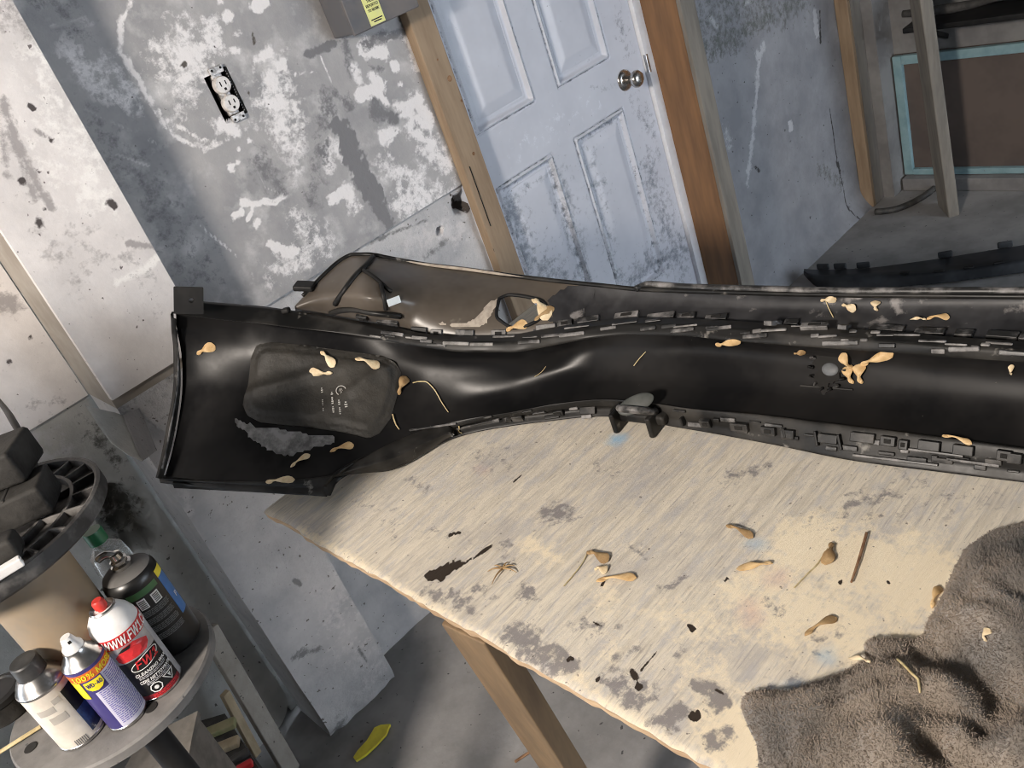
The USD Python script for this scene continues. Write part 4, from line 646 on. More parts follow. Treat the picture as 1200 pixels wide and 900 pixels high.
for (a, b), (c, d) in (((957, 505), (960, 522)), ((984, 509), (988, 527)), ((800, 487), (803, 498)), ((920, 501), (923, 512))):
    p, n = on_bumper((a, b), .003, FLt); p2, _ = on_bumper((c, d), .003, FLt); obj('flange_web', bar(p, p2, .004, .012, .001, up=n), 'black', bp, smooth=30)
for (a, b), (c, d) in (((1000, 533), (1100, 545)), ((1110, 537), (1172, 545)), ((480, 505), (535, 496)), ((535, 502), (585, 490)), ((1065, 526), (1130, 534))):
    p, n = on_bumper((a, b), .003, FLt); p2, _ = on_bumper((c, d), .003, FLt); obj('flange_rib', bar(p, p2, .004, .004, .001, up=n), 'clip', bp, smooth=30)
gs = np.random.default_rng(12); ridge_y = PchipInterpolator([430, 500, 560, 600, 650, 700, 740, 800, 860, 940, 1040, 1120, 1210], [386, 397, 401, 400, 391, 382, 378, 379, 383, 389, 396, 403, 408])
a = 440
while a < 1195:
    L = gs.uniform(8, 34); yy = float(ridge_y(a))+gs.uniform(-6, 7); clips([((a, yy), L, 0)], RGt, .003, 'rib_scale', gs.uniform(.003, .007), 'scale' if gs.random() < .5 else 'clip'); a += L*.8+gs.uniform(2, 12)
flange_y = PchipInterpolator([560, 640, 700, 800, 900, 1000, 1100, 1200], [496, 486, 481, 489, 503, 522, 534, 546]); a = 572
while a < 1195:
    L = gs.uniform(6, 22)
    if not 700 < a < 795: clips([((a, float(flange_y(a))+gs.uniform(-8, 9)), L, 0)], FLt, .005, 'flange_scale', gs.uniform(.003, .008), 'clipdark' if gs.random() < .6 else 'clip')
    a += L*.8+gs.uniform(2, 12)
# splitter wing hanging off the lower left, lying against the bench edge
wgt = [(392, 556, .95), (420, 540, .952), (455, 521, .948), (490, 507, .942), (525, 498, .936), (532, 506, .925)]; wgb = [(384, 560, .925), (420, 555, .920), (463, 550, .911), (495, 533, .909), (522, 516, .908), (530, 512, .908)]
wgm = [((a[0]+b[0])/2, (a[1]+b[1])/2+2, (a[2]+b[2])/2+.010) for a, b in zip(wgt, wgb)]
W3 = np.stack([[onz(q[:2], q[2]) for q in L] for L in (wgb, wgm, wgt)], 1); W3 = PchipInterpolator(np.linspace(0, 1, 6), W3, axis=0)(np.linspace(0, 1, 30)); W3 = PchipInterpolator(np.linspace(0, 1, 3), W3, axis=1)(np.linspace(0, 1, 9))
obj('splitter_wing', grid(W3, .004), 'plasticdust', bp, smooth=25, label='faceted black corner wing')
w2t = [(202, 566, 1.0), (300, 570, .965), (383, 566, .94)]; w2b = [(204, 572, .985), (300, 577, .952), (383, 582, .915)]
W4 = np.stack([[onz(q[:2], q[2]) for q in L] for L in (w2b, w2t)], 1); W4 = PchipInterpolator([0, .5, 1], W4, axis=0)(np.linspace(0, 1, 20)); obj('lower_lip', grid(W4, .004), 'plasticdust', bp, smooth=30)
# round lamp bracket on the lower flange
bc = onz((748, 486), .925); br = np.linalg.norm(bc-C)/FPX
dirx = (onz((785, 490), .925)-onz((712, 482), .925)); Rb = frame(dirx, (0, 0, 1))
bracket = obj('sensor_bracket', rbox((74*br, .050, .020), .006, Rb, bc+Rb[1]*.014-[0, 0, .002]), 'plasticdust', bp, smooth=30, label='square bracket for a round sensor')
tor = trimesh.creation.torus(.030, .0065, 36, 10); tl = trimesh.transformations.rotation_matrix(-.65, Rb[0]); tor.vertices = tor.vertices@Rb; tor.apply_transform(tl); tor.apply_translation(bc+[-.010, -.012, .020]); obj('bracket_ring', tor, 'clip', bracket, smooth=True)
di = trimesh.creation.cylinder(.027, .006, sections=32); di.vertices = di.vertices@Rb; di.apply_transform(tl); di.apply_translation(bc+[-.004, -.006, .015]); obj('bracket_cup', di, 'hole', bracket, smooth=30)
pl = [on_bumper(q, .004)[0] for q in ((724, 480), (745, 465))]
fl_ = trimesh.creation.icosphere(3, 1.0); fl_.vertices = fl_.vertices*[.033, .015, .004]; pa, pb = onz((722, 484), .955), onz((768, 463), .970); fl_.vertices = fl_.vertices@frame(pb-pa, CF*-1+[0, 0, .4])+(pa+pb)/2; obj('grey_tongue', fl_, 'tongue', bracket, smooth=True, label='dark grey rubber tongue')
kn = lathe([(0, .010), (.007, .010), (.011, .006), (.012, 0), (0, 0)], n=24); kn.vertices = kn.vertices@Rb; kn.apply_transform(tl); kn.apply_translation(bc+[-.012, -.016, .021]); obj('bracket_knob', kn, 'clip', bracket, smooth=30)
for dx in (-.036, .036): obj('bracket_foot', rbox((.010, .060, .040), .003, Rb, bc+Rb[0]*dx-[0, 0, .004]), 'plasticdust', bracket, smooth=30)
# ragged sensor opening in the trough
p, n = on_bumper((971, 432), .0015, TRt); Rh = frame(on_bumper((990, 434), .0015, TRt)[0]-p, n); sc = np.linalg.norm(p-C)/FPX
th = np.linspace(0, 2*np.pi, 40, endpoint=False); rr = (17+3.5*np.sin(3*th+1)+2.5*np.sin(7*th)+2*np.sin(11*th))*sc
dk = trimesh.creation.extrude_polygon(Polygon(np.c_[rr*np.cos(th)*.95, rr*np.sin(th)*1.35]), .003, engine='earcut'); dk.vertices = dk.vertices@Rh+p; sh = obj('sensor_hole', dk, 'hole', bp, label='ragged dark sensor opening')
for k in range(14):
    a = k*.45; q = p+Rh[0]*math.cos(a)*17*sc+Rh[1]*math.sin(a)*23*sc; obj('torn_edge', tube([q, q+Rh[2]*.006+Rh[0]*math.cos(a+.6)*.006, q+Rh[2]*.010+Rh[1]*math.sin(a)*.004], [.003, .0022, .0008], 6), 'clip' if k % 3 == 0 else 'black', sh, smooth=True)
gl = trimesh.creation.icosphere(3, 1.0); gl.vertices = (gl.vertices*[.013, .010, .004])@Rh+on_bumper((974, 433), .004, TRt)[0]; obj('glint_bead', gl, 'silver', sh, smooth=True, label='small grey bead standing for a glint')  # glint inside the opening, modelled as a grey bead
obj('recess_step', bar(on_bumper((938, 452), .001, TRt)[0], on_bumper((1000, 457), .001, TRt)[0], .003, .003, .001, up=n), 'plasticdust', bp, smooth=30)
# ================================================================ MAPLE SEEDS, STRAWS AND TWIGS
TOPt = np.array([[(TX0, TY0, TZ), (TX1, TY0, TZ), (TX1, TY1, TZ)], [(TX0, TY0, TZ), (TX1, TY1, TZ), (TX0, TY1, TZ)]])
def samara(label, a, b, on, m='seed', w=.34, group='maple seeds', lift=.002, curl=.006, stem=None):
    tr = {'b': BALL, 't': TOPt, 'p': PADt}.get(on, on) if isinstance(on, str) else on
    pa, na = on_bumper(a, lift, tr); pb, nb_ = on_bumper(b, lift, tr); L = np.linalg.norm(pb-pa); R = frame(pb-pa, na)
    t = thing('maple_seed', label, 'maple seed', pa)
    u = np.linspace(0, 1, 15); half = w*L*.5*np.interp(u, [0, .05, .16, .28, .36, .6, .82, .95, 1], [.10, .36, .42, .30, .27, .85, 1.05, .7, .08]); mid = w*L*.18*np.sin(u*2.6)
    V = np.stack([np.stack([u*L, mid+k*half, curl*np.sin(u*np.pi)*(1-.4*k*k)+.0015*k*np.sin(9*u)], -1) for k in (-1, -.4, .3, 1)], 1)
    obj('wing', grid(V@R+pa, .0008), m, t, smooth=True)
    nut = trimesh.creation.icosphere(2, 1.0); nut.vertices = (nut.vertices*[.12*L, .07*L, .0016]+[.14*L, 0, .0015])@R+pa; obj('nutlet', nut, 'seeddark' if m == 'seeddark' else m, t, smooth=True)
    if stem: obj('stalk', tube([on_bumper(q, .002, BALL if tr is UPt else tr)[0] for q in stem], .0009, 6), 'straw', t, smooth=True)
    return t
samara('tan maple seed near the ear at the left end of the bumper', (231, 415), (253, 406), 'b', 'seed', .5)
samara('pale maple seed on the foam pad, upright upper one of the crossed pair', (376, 412), (391, 431), 'p', 'seedpale', .36)
samara('pale maple seed on the foam pad, flat lower one of the crossed pair', (390, 437), (363, 434), 'p', 'seedpale', .34)
samara('pale maple seed alone near the upper right corner of the foam pad', (416, 421), (444, 432), 'p', 'seedpale', .4)
samara('reddish curled maple seed at the right edge of the foam pad', (467, 463), (478, 442), 'b', 'seeddark', .5, curl=.012)
samara('small tan maple seed between the dust patch and the lower lip of the bumper', (341, 548), (364, 534), 'b', 'seedpale', .28)
samara('pale slim maple seed on the lower left lip of the bumper', (312, 565), (346, 563), 'b', 'seedpale', .22)
samara('tan maple seed just below the lower right corner of the foam pad', (387, 530), (415, 523), 'b', 'seed', .34)
samara('large pale maple seed standing beside the cut-out of the rear plate', (624, 350), (641, 376), UPt, 'seedpale', .42, curl=.012)
samara('brown maple seed lying under the large pale one beside the cut-out', (626, 377), (650, 362), UPt, 'seeddark', .34)
samara('tan maple seed on the rear rib just below the cut-out', (593, 388), (619, 381), 'b', 'seed', .42)
samara('slim tan maple seed under the rear rib in the middle of the bumper', (839, 403), (869, 400), 'b', 'seed', .22)
samara('small orange maple seed left of the ragged sensor opening', (931, 413), (945, 412), 'b', 'seeddark', .5)
samara('orange maple seed with upright wing right of the sensor opening', (1001, 432), (988, 412), 'b', 'seed', .5, curl=.012)
samara('long orange maple seed pointing right of the sensor opening', (1009, 427), (1048, 414), 'b', 'seed', .26, curl=.010)
for lab, q, q2 in (('round tan seed half right under the sensor opening, left one of two', (1000, 450), (996, 428)), ('round tan seed half right under the sensor opening, right one of two', (1010, 450), (1011, 426))): samara(lab, q, q2, 'b', 'seed', .62, curl=.008)
samara('cream maple seed with a hanging stalk on the top edge of the bumper', (962, 352), (981, 351), UPt, 'seedpale', .5, stem=[(968, 351), (972, 362), (977, 373)])
samara('triangular tan maple seed on the rear plate, right of the one with a stalk', (987, 357), (1003, 365), UPt, 'seedpale', .55)
samara('cream folded maple seed high on the right of the rear plate', (1028, 365), (1029, 352), UPt, 'seedpale', .9)
samara('tan maple seed at the far right of the rear rib, right half of a pair', (1086, 375), (1113, 374), UPt, 'seed', .36)
samara('pale maple seed at the far right of the rear rib, left half of a pair', (1086, 376), (1067, 375), UPt, 'seedpale', .25)
samara('olive slim maple seed on the lower flange at the right', (1104, 512), (1139, 521), 'b', 'seed', .2)
samara('tiny tan seed bit low on the right trough', (1186, 438), (1187, 426), 'b', 'seedpale', .4)
samara('reddish brown maple seed on the bench, top of the cluster of three', (688, 648), (712, 660), 't', 'seeddark', .42, stem=[(688, 650), (680, 665), (661, 688)])
samara('pale round maple seed on the bench, middle of the cluster of three', (697, 668), (711, 672), 't', 'seedpale', .7)
samara('long brown maple seed on the bench, lowest of the cluster of three', (699, 682), (746, 679), 't', 'seed', .24)
samara('orange maple seed on the bench next to the red paint stain', (906, 661), (863, 667), 't', 'seed', .3)
samara('dark brown maple seed with a long stalk on the bare wood of the bench', (975, 637), (966, 663), 't', 'seeddark', .42, stem=[(970, 644), (958, 662), (945, 675), (931, 690)])
samara('olive maple seed on the bench above the orange one', (851, 617), (882, 632), 't', 'seeddark', .25)
samara('olive brown maple seed on the bench left of the towel', (943, 746), (982, 726), 't', 'seeddark', .25)
samara('tan maple seed on the bench beside the upper edge of the towel', (1092, 714), (1104, 689), 't', 'seed', .3)
def straw(name, label, cat, pts, on, r=.0012, m='straw', lift=.004):
    tr = {'b': BALL, 't': TOPt, 'p': PADt}[on] if isinstance(on, str) else on; P = [on_bumper(q, lift, tr)[0] for q in PchipInterpolator(np.linspace(0, 1, len(pts)), np.array(pts, float))(np.linspace(0, 1, 14))]
    t = thing(name, label, cat, P[0]); obj('stem', tube(P, [r, r, r*.7], 6), m, t, smooth=True)
straw('dry_straw', 'long pale straw arching over the trough right of the foam pad', 'straw', [(484, 449), (498, 447), (509, 456), (518, 472), (526, 484)], 'b')
straw('dry_straw', 'short yellow straw at the lower right corner of the foam pad', 'straw', [(460, 486), (463, 496), (468, 504)], 'b', .0014)
straw('dry_straw', 'yellow straw across the faceted corner wing', 'straw', [(486, 516), (490, 523), (498, 528)], 'b', .0014)
straw('dry_straw', 'tiny yellow straw on the lip right of the corner wing', 'straw', [(538, 498), (538, 505), (542, 508)], 'b', .0014)
straw('dry_straw', 'short grey straw in the middle of the dark trough', 'straw', [(744, 429), (750, 421), (758, 412)], 'b', .0009)
straw('dry_straw', 'thin curled fibre in the trough under the cut-out', 'straw', [(627, 441), (634, 436), (640, 428)], 'b', .0006)
straw('twig', 'straight brown twig on the bare wood of the bench', 'twig', [(1016, 627), (1008, 655), (998, 685)], 't', .0020, 'twig')
sp_ = thing('seed_stalk', 'splayed brown seed stalk on the bench right of the dark chip', 'seed stalk', on_bumper((590, 668), .002, TOPt)[0])
for q in ((572, 671), (580, 664), (604, 664), (606, 672), (597, 660), (577, 686)): obj('stalk', tube([on_bumper((590, 668), .003, TOPt)[0], on_bumper(((590+q[0])/2, (668+q[1])/2), .006, TOPt)[0], on_bumper(q, .002, TOPt)[0]], [.0016, .0012, .0005], 6), 'seeddark', sp_, smooth=True)

# ================================================================ TOWEL
tw = thing('towel', 'crumpled grey-brown terry towel lying on the right of the bench', 'towel', onz((1090, 780), TZ))
out = [(1262, 600), (1200, 618), (1160, 628), (1130, 648), (1118, 672), (1108, 695), (1098, 715), (1085, 736), (1082, 754), (1050, 753), (1016, 752), (1013, 765), (1018, 776), (990, 792), (960, 803), (925, 815), (895, 812), (870, 818), (870, 835), (878, 855), (888, 875), (890, 895), (890, 960), (1262, 960)]
inn = [(1150, 660, .042), (1180, 690, .062), (1150, 720, .058), (1120, 730, .034), (1200, 640, .040), (1215, 740, .062), (1170, 765, .05), (1130, 760, .018), (1100, 768, .006), (1130, 780, .008), (1160, 800, .010), (1185, 815, .016), (1050, 762, .012), (1075, 775, .012), (1030, 790, .030), (1000, 812, .042), (1060, 797, .044), (1110, 800, .046), (1150, 822, .050), (1190, 838, .055), (960, 825, .040), (925, 835, .030), (905, 850, .020), (1000, 840, .030), (960, 860, .032), (920, 880, .022), (1050, 830, .040), (1090, 838, .020), (1120, 842, .012), (1160, 850, .014),
    (1020, 880, .042), (1050, 858, .052), (1085, 846, .036), (1120, 850, .040), (1150, 870, .016), (1080, 885, .020), (1100, 880, .012), (1130, 895, .024), (1125, 850, .050), (1170, 870, .052), (1200, 885, .055), (1230, 860, .05), (1000, 905, .03), (960, 900, .025), (1050, 920, .04), (1100, 930, .03), (1160, 930, .05), (1215, 930, .05), (1240, 800, .05), (1245, 680, .05), (1240, 950, .03)]
oq = np.array([onz(q, TZ)[:2] for q in out]); oP = Polygon(oq).buffer(.012).buffer(-.024).buffer(.012)
ctl = np.array([[*onz(q[:2], TZ+q[2])[:2], q[2]] for q in inn]); ob = np.array([oP.exterior.interpolate(s).coords[0] for s in np.arange(0, oP.exterior.length, .02)])
ctl = np.vstack([np.c_[ob, np.full(len(ob), .008)], ctl]); rb = RBFInterpolator(ctl[:, :2]*10, ctl[:, 2], kernel='thin_plate_spline', smoothing=.02)
from shapely import distance as sdist, points as spts
from scipy.spatial import Delaunay
stp = .0036; x0, y0, x1, y1 = oP.bounds; bd = np.array([oP.exterior.interpolate(s).coords[0] for s in np.arange(0, oP.exterior.length, stp)])
gg = np.array([(x+stp*.5*(k % 2), y) for k, y in enumerate(np.arange(y0, y1, stp*.87)) for x in np.arange(x0, x1, stp)]); gg = gg[contains_xy(oP, gg[:, 0], gg[:, 1])]; dd = sdist(oP.exterior, spts(gg)); gg, dd = gg[dd > stp*.6], dd[dd > stp*.6]
q = np.vstack([bd, gg]); dd = np.r_[np.zeros(len(bd)), dd]; T = Delaunay(q).simplices; cc = q[T].mean(1); T = T[contains_xy(oP, cc[:, 0], cc[:, 1])]
hgt = rb(q*10); hgt = .006+np.logaddexp(0, (hgt-.006)/.005)*.005
wx = meshkit.fbm(np.c_[q*7, q[:, :1]*0], 2, 31)-.5; wr_ = meshkit.fbm(np.c_[q[:, 0]*9+q[:, 1]*5+wx*3, q[:, 1]*22-q[:, 0]*8+wx*4, q[:, 0]*0], 3, 21)-.5
hgt = hgt+wr_*.024*np.clip(dd/.03, 0, 1)+.0012*(meshkit.noise(np.c_[q*420, q[:, :1]*0], 2)-.5); hgt = np.maximum(hgt, .004)*np.clip(.5+dd/.018, 0, 1)+.0006
V = np.c_[q, TZ+hgt]; V0 = np.c_[q, np.full(len(q), TZ+.0004)]; nb = len(bd); k = len(V); i = np.arange(nb); j = (i+1) % nb
nf = np.cross(V[T[:, 1]]-V[T[:, 0]], V[T[:, 2]]-V[T[:, 0]]); fl = nf[:, 2] < 0; T[fl] = T[fl][:, ::-1]
tow = trimesh.Trimesh(np.vstack([V, V0]), np.vstack([T, T[:, ::-1]+k, np.stack([i, j, j+k], 1), np.stack([i, j+k, i+k], 1)]), process=False)
obj('cloth', tow, 'towel', tw, smooth=True, label='grey-brown terry cloth'); TOWt = tow.triangles[:len(T)]
g_ = np.random.default_rng(5); tn = np.cross(TOWt[:, 1]-TOWt[:, 0], TOWt[:, 2]-TOWt[:, 0]); ar = np.linalg.norm(tn, axis=1); tn /= ar[:, None]; NP = 42000
ti = g_.choice(len(TOWt), NP, p=ar/ar.sum()); b1, b2 = g_.random((2, NP)); fl = b1+b2 > 1; b1[fl], b2[fl] = 1-b1[fl], 1-b2[fl]
p0 = TOWt[ti, 0]+(TOWt[ti, 1]-TOWt[ti, 0])*b1[:, None]+(TOWt[ti, 2]-TOWt[ti, 0])*b2[:, None]; rd = g_.normal(size=(NP, 3))*.75; d0 = tn[ti]+rd; d0 /= np.linalg.norm(d0, axis=1, keepdims=True); d1 = d0+g_.normal(size=(NP, 3))*.6; Lp = g_.uniform(.0014, .0034, (NP, 1))
pp = np.stack([p0-tn[ti]*.0003, p0+d0*Lp*.6, p0+d0*Lp*.6+d1*Lp*.4], 1).reshape(-1, 3)-base_of[tw]
cv = UsdGeom.BasisCurves.Define(stage, tw+'/pile'); cv.CreateTypeAttr('linear'); cv.CreatePointsAttr(Vt.Vec3fArray.FromNumpy(pp.astype(np.float32))); cv.CreateCurveVertexCountsAttr(Vt.IntArray.FromNumpy(np.full(NP, 3, np.int32))); cv.CreateWidthsAttr(Vt.FloatArray.FromNumpy(np.full(len(pp), .00055, np.float32))); cv.SetWidthsInterpolation('vertex')
UsdShade.MaterialBindingAPI.Apply(cv.GetPrim()).Bind(K['pile']); tag(cv.GetPrim(), 'short terry pile', kind='stuff')
straw('dry_straw', 'bent yellow straw lying on the towel', 'straw', [(1052, 775), (1065, 787), (1077, 800), (1078, 812)], TOWt, .0016, lift=.002)
samara('small pale crumbled seed on the right part of the towel', (1157, 752), (1163, 738), TOWt, 'seedpale', .6)
samara('pale seed scrap at the upper left rim of the towel', (1022, 779), (998, 772), TOWt, 'seedpale', .3)

# ================================================================ ROUND TIERED STAND WITH CANS
SX, SY, SZ, UZ = -1.440, -.745, .985, 1.245
rs = thing('tiered_stand', 'dusty round two tier stand with a cardboard core left of the bench', 'stand', (SX, SY, 0))
obj('lower_tray', lathe([(0, SZ-.022), (.140, SZ-.022), (.150, SZ-.016), (.151, SZ-.003), (.148, SZ), (.10, SZ-.001), (0, SZ-.001)], (SX, SY, 0), 96), 'lowring', rs, smooth=30, label='dusty grey round lower tray')
for q in ((177, 829), (36, 876)):
    p = onz(q, SZ); obj('drill_hole', lathe([(0, .0008), (.0085, .0008), (.0095, 0), (0, 0)], p, 20), 'hole', rs)
obj('core', lathe([(0, SZ), (.058, SZ), (.057, .1+SZ), (.058, UZ-.02), (0, UZ-.02)], (SX, SY, 0), 64), 'core', rs, smooth=30, label='tan cardboard core tube')
UR = .166; Uc = (SX-.012, SY+.060, 0)
obj('upper_ring', lathe([(0, UZ-.012), (UR-.004, UZ-.012), (UR, UZ-.008), (UR, UZ+.012), (UR-.004, UZ+.014), (UR-.008, UZ+.012), (UR-.009, UZ), (.128, UZ), (.127, UZ+.010), (.122, UZ+.010), (.121, UZ), (.092, UZ), (.091, UZ+.010), (.086, UZ+.010), (.085, UZ-.004), (0, UZ-.004)], Uc, 96), 'ring', rs, smooth=30, label='dusty black ribbed upper ring')
for k in range(22):
    a = 2*np.pi*k/22+.1; d = np.array([math.cos(a), math.sin(a), 0]); obj('ring_rib', bar(np.array(Uc)+d*.126+[0, 0, UZ+.005], np.array(Uc)+d*(UR-.007)+[0, 0, UZ+.005], .004, .012, .001), 'ring', rs)
    if k % 2: obj('ring_rib', bar(np.array(Uc)+d*.089+[0, 0, UZ+.004], np.array(Uc)+d*.123+[0, 0, UZ+.004], .004, .010, .001), 'ring', rs)
obj('column', lathe([(0, .02), (.02, .02), (.02, SZ-.02), (0, SZ-.02)], (SX, SY, 0), 32), 'black', rs, smooth=30)
obj('foot', lathe([(0, 0), (.16, 0), (.16, .012), (.05, .025), (0, .025)], (SX, SY, 0), 48), 'ring', rs, smooth=30)
def blk(name, label, cat, a, b, w, h, zc, m, r=.006, parts=True):
    t = thing(name, label, cat, (onz(a, zc)+onz(b, zc))/2); A_, B_ = onz(a, zc), onz(b, zc); obj('body', bar(A_, B_, w, h, r), m, t, smooth=30)
    if parts:
        R = frame(B_-A_); L = np.linalg.norm(B_-A_)
        for k in (.35, .7): obj('ridge', bar(A_+R[0]*L*k+R[1]*w*.48+[0, 0, h*.5-.002], A_+R[0]*L*k-R[1]*w*.48+[0, 0, h*.5-.002], .006, .006, .002), m, t, smooth=30)
zb = UZ+.016
blk('plastic_block', 'large dusty black plastic block lying across the ribbed ring', 'block', (-75, 630), (60, 570), .072, .044, zb+.021, 'block')
blk('plastic_block', 'dusty black block stacked on top of the large block', 'block', (-80, 572), (32, 530), .078, .048, zb+.068, 'block')
blk('plastic_block', 'smaller dusty dark block in front of the large block on the ring', 'block', (-60, 672), (22, 634), .034, .030, zb+.016, 'block')
blk('foam_strip', 'white edged foam strip at the front of the ribbed ring', 'foam strip', (-30, 690), (26, 656), .014, .012, zb+.007, 'can_white', .002, False)
fs = thing('rubber_strip', 'curved black rubber strip behind the stacked blocks', 'rubber strip', onz((30, 540), 1.30)); obj('strip', tube([onz((-8, 462), 1.325), onz((12, 488), 1.325), onz((34, 528), 1.30), onz((53, 577), 1.268)], [.003, .005, .005, .003], 8), 'black', fs, smooth=True)

def facing(p): return math.atan2(C[1]-p[1], C[0]-p[0])
def wrap(t, p, r, a0, z, w=.0003):                      # flat lettering bent round a can
    v = t.vertices; a = a0+v[:, 0]/r; rr = r+w+v[:, 2]; t.vertices = np.c_[p[0]+rr*np.cos(a), p[1]+rr*np.sin(a), p[2]+z+v[:, 1]]; return t
def decal(p, r, a0, u0, u1, z0, z1, w=.0004, n=24):
    u = np.linspace(u0, u1, n); G = np.stack([np.stack([p[0]+(r+w)*np.cos(a0+u/r), p[1]+(r+w)*np.sin(a0+u/r), np.full(n, p[2]+z)], -1) for z in (z0, z1)], 1); return grid(G, w)
def shape(p, r, a0, poly, w=.0008):                     # flat outline (u, z) bent round a can
    pg = Polygon(poly) if not hasattr(poly, 'geom_type') else poly
    t = trimesh.util.concatenate([trimesh.creation.extrude_polygon(g, .0003, engine='earcut') for g in getattr(pg, 'geoms', [pg])])
    for _ in range(2): t = t.subdivide()
    return wrap(t, p, r, a0, 0, w)
def text(p, r, a0, s, h, u, z, w=.0008, bold=True, center=True, slant=0, maxw=None):
    t = meshkit.text_mesh(s, h, .0003, bold)
    L = np.ptp(t.bounds[:, 0])
    if maxw and L > maxw: t.vertices[:, 0] *= maxw/L; L = maxw
    v = t.vertices.copy(); v[:, 0] += slant*v[:, 1]+u-(L/2 if center else 0); t.vertices = v; return wrap(t, p, r, a0, z, w)
def lines(p, r, a0, u0, u1, z0, z1, step, th, seed=0, w=.0008):
    g = np.random.default_rng(seed); ms = []; z = z1
    while z > z0:
        u = u0
        while u < u1-.001:
            L = min(g.uniform(.002, .007), u1-u); ms.append(decal(p, r, a0, u, u+L, z-th, z, w, 5)); u += L+.0009
        z -= step
    return ms
def lath(name, prof, p, m, par, label=None, n=48): return obj(name, lathe(prof, p, n), m, par, smooth=35, label=label)

# --- cleaning wax spray can
p = onz((187, 800), SZ)+[0, 0, .0005]; r = .0325; a0 = facing(p)+.02
cn = thing('spray_can', 'tall red, white and black car wax spray can with a red nozzle', 'spray can', p)
lath('body', [(0, 0), (r-.002, 0), (r, .002), (r, .118), (0, .118)], p, 'can_black', cn, 'black label body')
lath('bottom_rim', [(r-.002, -.0003), (r+.0008, .0002), (r+.0008, .003), (r, .004)], p, 'metal', cn)
obj('scene_band', decal(p, r, a0, -.10, .10, .074, .106, n=60), 'can_silver', cn, label='silver band with a red car picture')
car = obj('car_picture', shape(p, r, a0, [(-.026, .080), (-.022, .076), (.012, .077), (.020, .083), (.022, .090), (.014, .095), (.004, .100), (-.010, .099), (-.018, .093), (-.026, .088)]), 'can_red', cn, label='red car picture')
obj('car_window', shape(p, r, a0, [(-.020, .0935), (-.012, .098), (.000, .099), (-.004, .094)], .0012), 'can_black', car)
obj('red_band', decal(p, r, a0, -.10, .10, .1015, .1185, n=60, w=.0006), 'can_red', cn, label='red band with a white web address')
obj('web_address', text(p, r, a0, 'WWW.FW1.COM', .0130, .010, .1038, .0012, True, slant=.2, maxw=.086), 'can_white', cn)
lath('shoulder', [(r, .118), (r-.0005, .124), (r-.004, .134), (r-.010, .142), (.017, .147), (0, .147)], p, 'can_white', cn, 'white domed shoulder')
lath('valve_cup', [(.017, .146), (.018, .149), (.0165, .151), (.014, .149), (.012, .146), (0, .146)], p, 'metal', cn)
lath('nozzle', [(.0065, .146), (.0065, .150), (.0085, .151), (.0085, .160), (.0065, .163), (0, .163)], p, 'red_cap', cn, 'red spray nozzle', 24)
obj('silver_stripe', decal(p, r, a0, .030, .045, .004, .104, n=12, w=.0008), 'can_grey', cn)
from shapely import affinity
el = affinity.scale(Point(0, 0).buffer(1), .023, .0085); er = el.difference(affinity.scale(el, .94, .88))
obj('logo_ellipse', shape(p, r, a0-.02, affinity.translate(affinity.rotate(er, 12), .004, .064), .0008), 'can_white', cn)
obj('logo_text', text(p, r, a0-.02, 'FW1', .0115, .004, .0585, .0012, True, slant=.25), 'can_red', cn)
for k, (s_, h_, z_) in enumerate((('CLEANING WAX', .0046, .046), ('CIRE NETTOYANTE', .0046, .033))): obj('product_text', text(p, r, a0, s_, h_, .004, z_, .0008, True, slant=.2, maxw=.050), 'can_white', cn)
obj('small_print', lines(p, r, a0, -.018, .024, .0400, .0437, .0024, .0009, 3)+lines(p, r, a0, -.014, .024, .0282, .0310, .0024, .0009, 4), 'can_grey', cn)
tri = Polygon([(.006, .0265), (.026, .0265), (.016, .012)]); obj('hazard_mark', shape(p, r, a0, tri.difference(Polygon([(.0088, .025), (.0232, .025), (.016, .0145)])), .0008), 'can_white', cn)
hx_ = Point(-.006, .019).buffer(.0085, 2); obj('hazard_mark', shape(p, r, a0, hx_.difference(Point(-.006, .019).buffer(.0070, 2)).union(Point(-.006, .019).buffer(.003, 4)), .0008), 'can_white', cn)
obj('hazard_mark', shape(p, r, a0, Polygon([(.0135, .0235), (.0185, .0235), (.016, .017)]), .0008), 'can_white', cn)
obj('maroon_band', decal(p, r, a0, -.10, .029, .003, .011, n=60), 'can_maroon', cn)
obj('small_print', lines(p, r, a0, -.016, .024, .004, .0095, .0026, .0012, 5), 'can_red', cn)

# --- lubricant spray can
p = onz((150, 837), SZ)+[0, 0, .0005]; r = .0268; a0 = facing(p)
cn = thing('spray_can', 'small blue and yellow lubricant spray can with a white nozzle', 'spray can', p)
lath('body', [(0, 0), (r-.002, 0), (r, .002), (r, .112), (0, .112)], p, 'wd_blue', cn)
lath('bottom_rim', [(r-.002, -.0003), (r+.0008, .0002), (r+.0008, .003), (r, .004)], p, 'metal', cn)
obj('text_panel', decal(p, r, a0, -.014, .036, .004, .0955, n=30), 'wd_text', cn, label='lavender panel of fine print')
obj('small_print', lines(p, r, a0, -.010, .032, .010, .071, .0031, .0012, 8)+lines(p, r, a0, .008, .032, .073, .092, .0031, .0012, 9), 'print_blue', cn)
obj('orange_band', decal(p, r, a0, -.09, .09, .0955, .108, n=60, w=.0006), 'wd_orange', cn); obj('band_text', text(p, r, a0, '100% MORE', .0075, .0, .098, .0010, True, slant=.1), 'wd_yellow', cn)
obj('blue_band', decal(p, r, a0, -.09, .09, .108, .1125, n=60, w=.0006), 'wd_blue', cn)
obj('logo_field', decal(p, r, a0, -.020, .005, .073, .0955, n=20, w=.0010), 'wd_blue', cn)
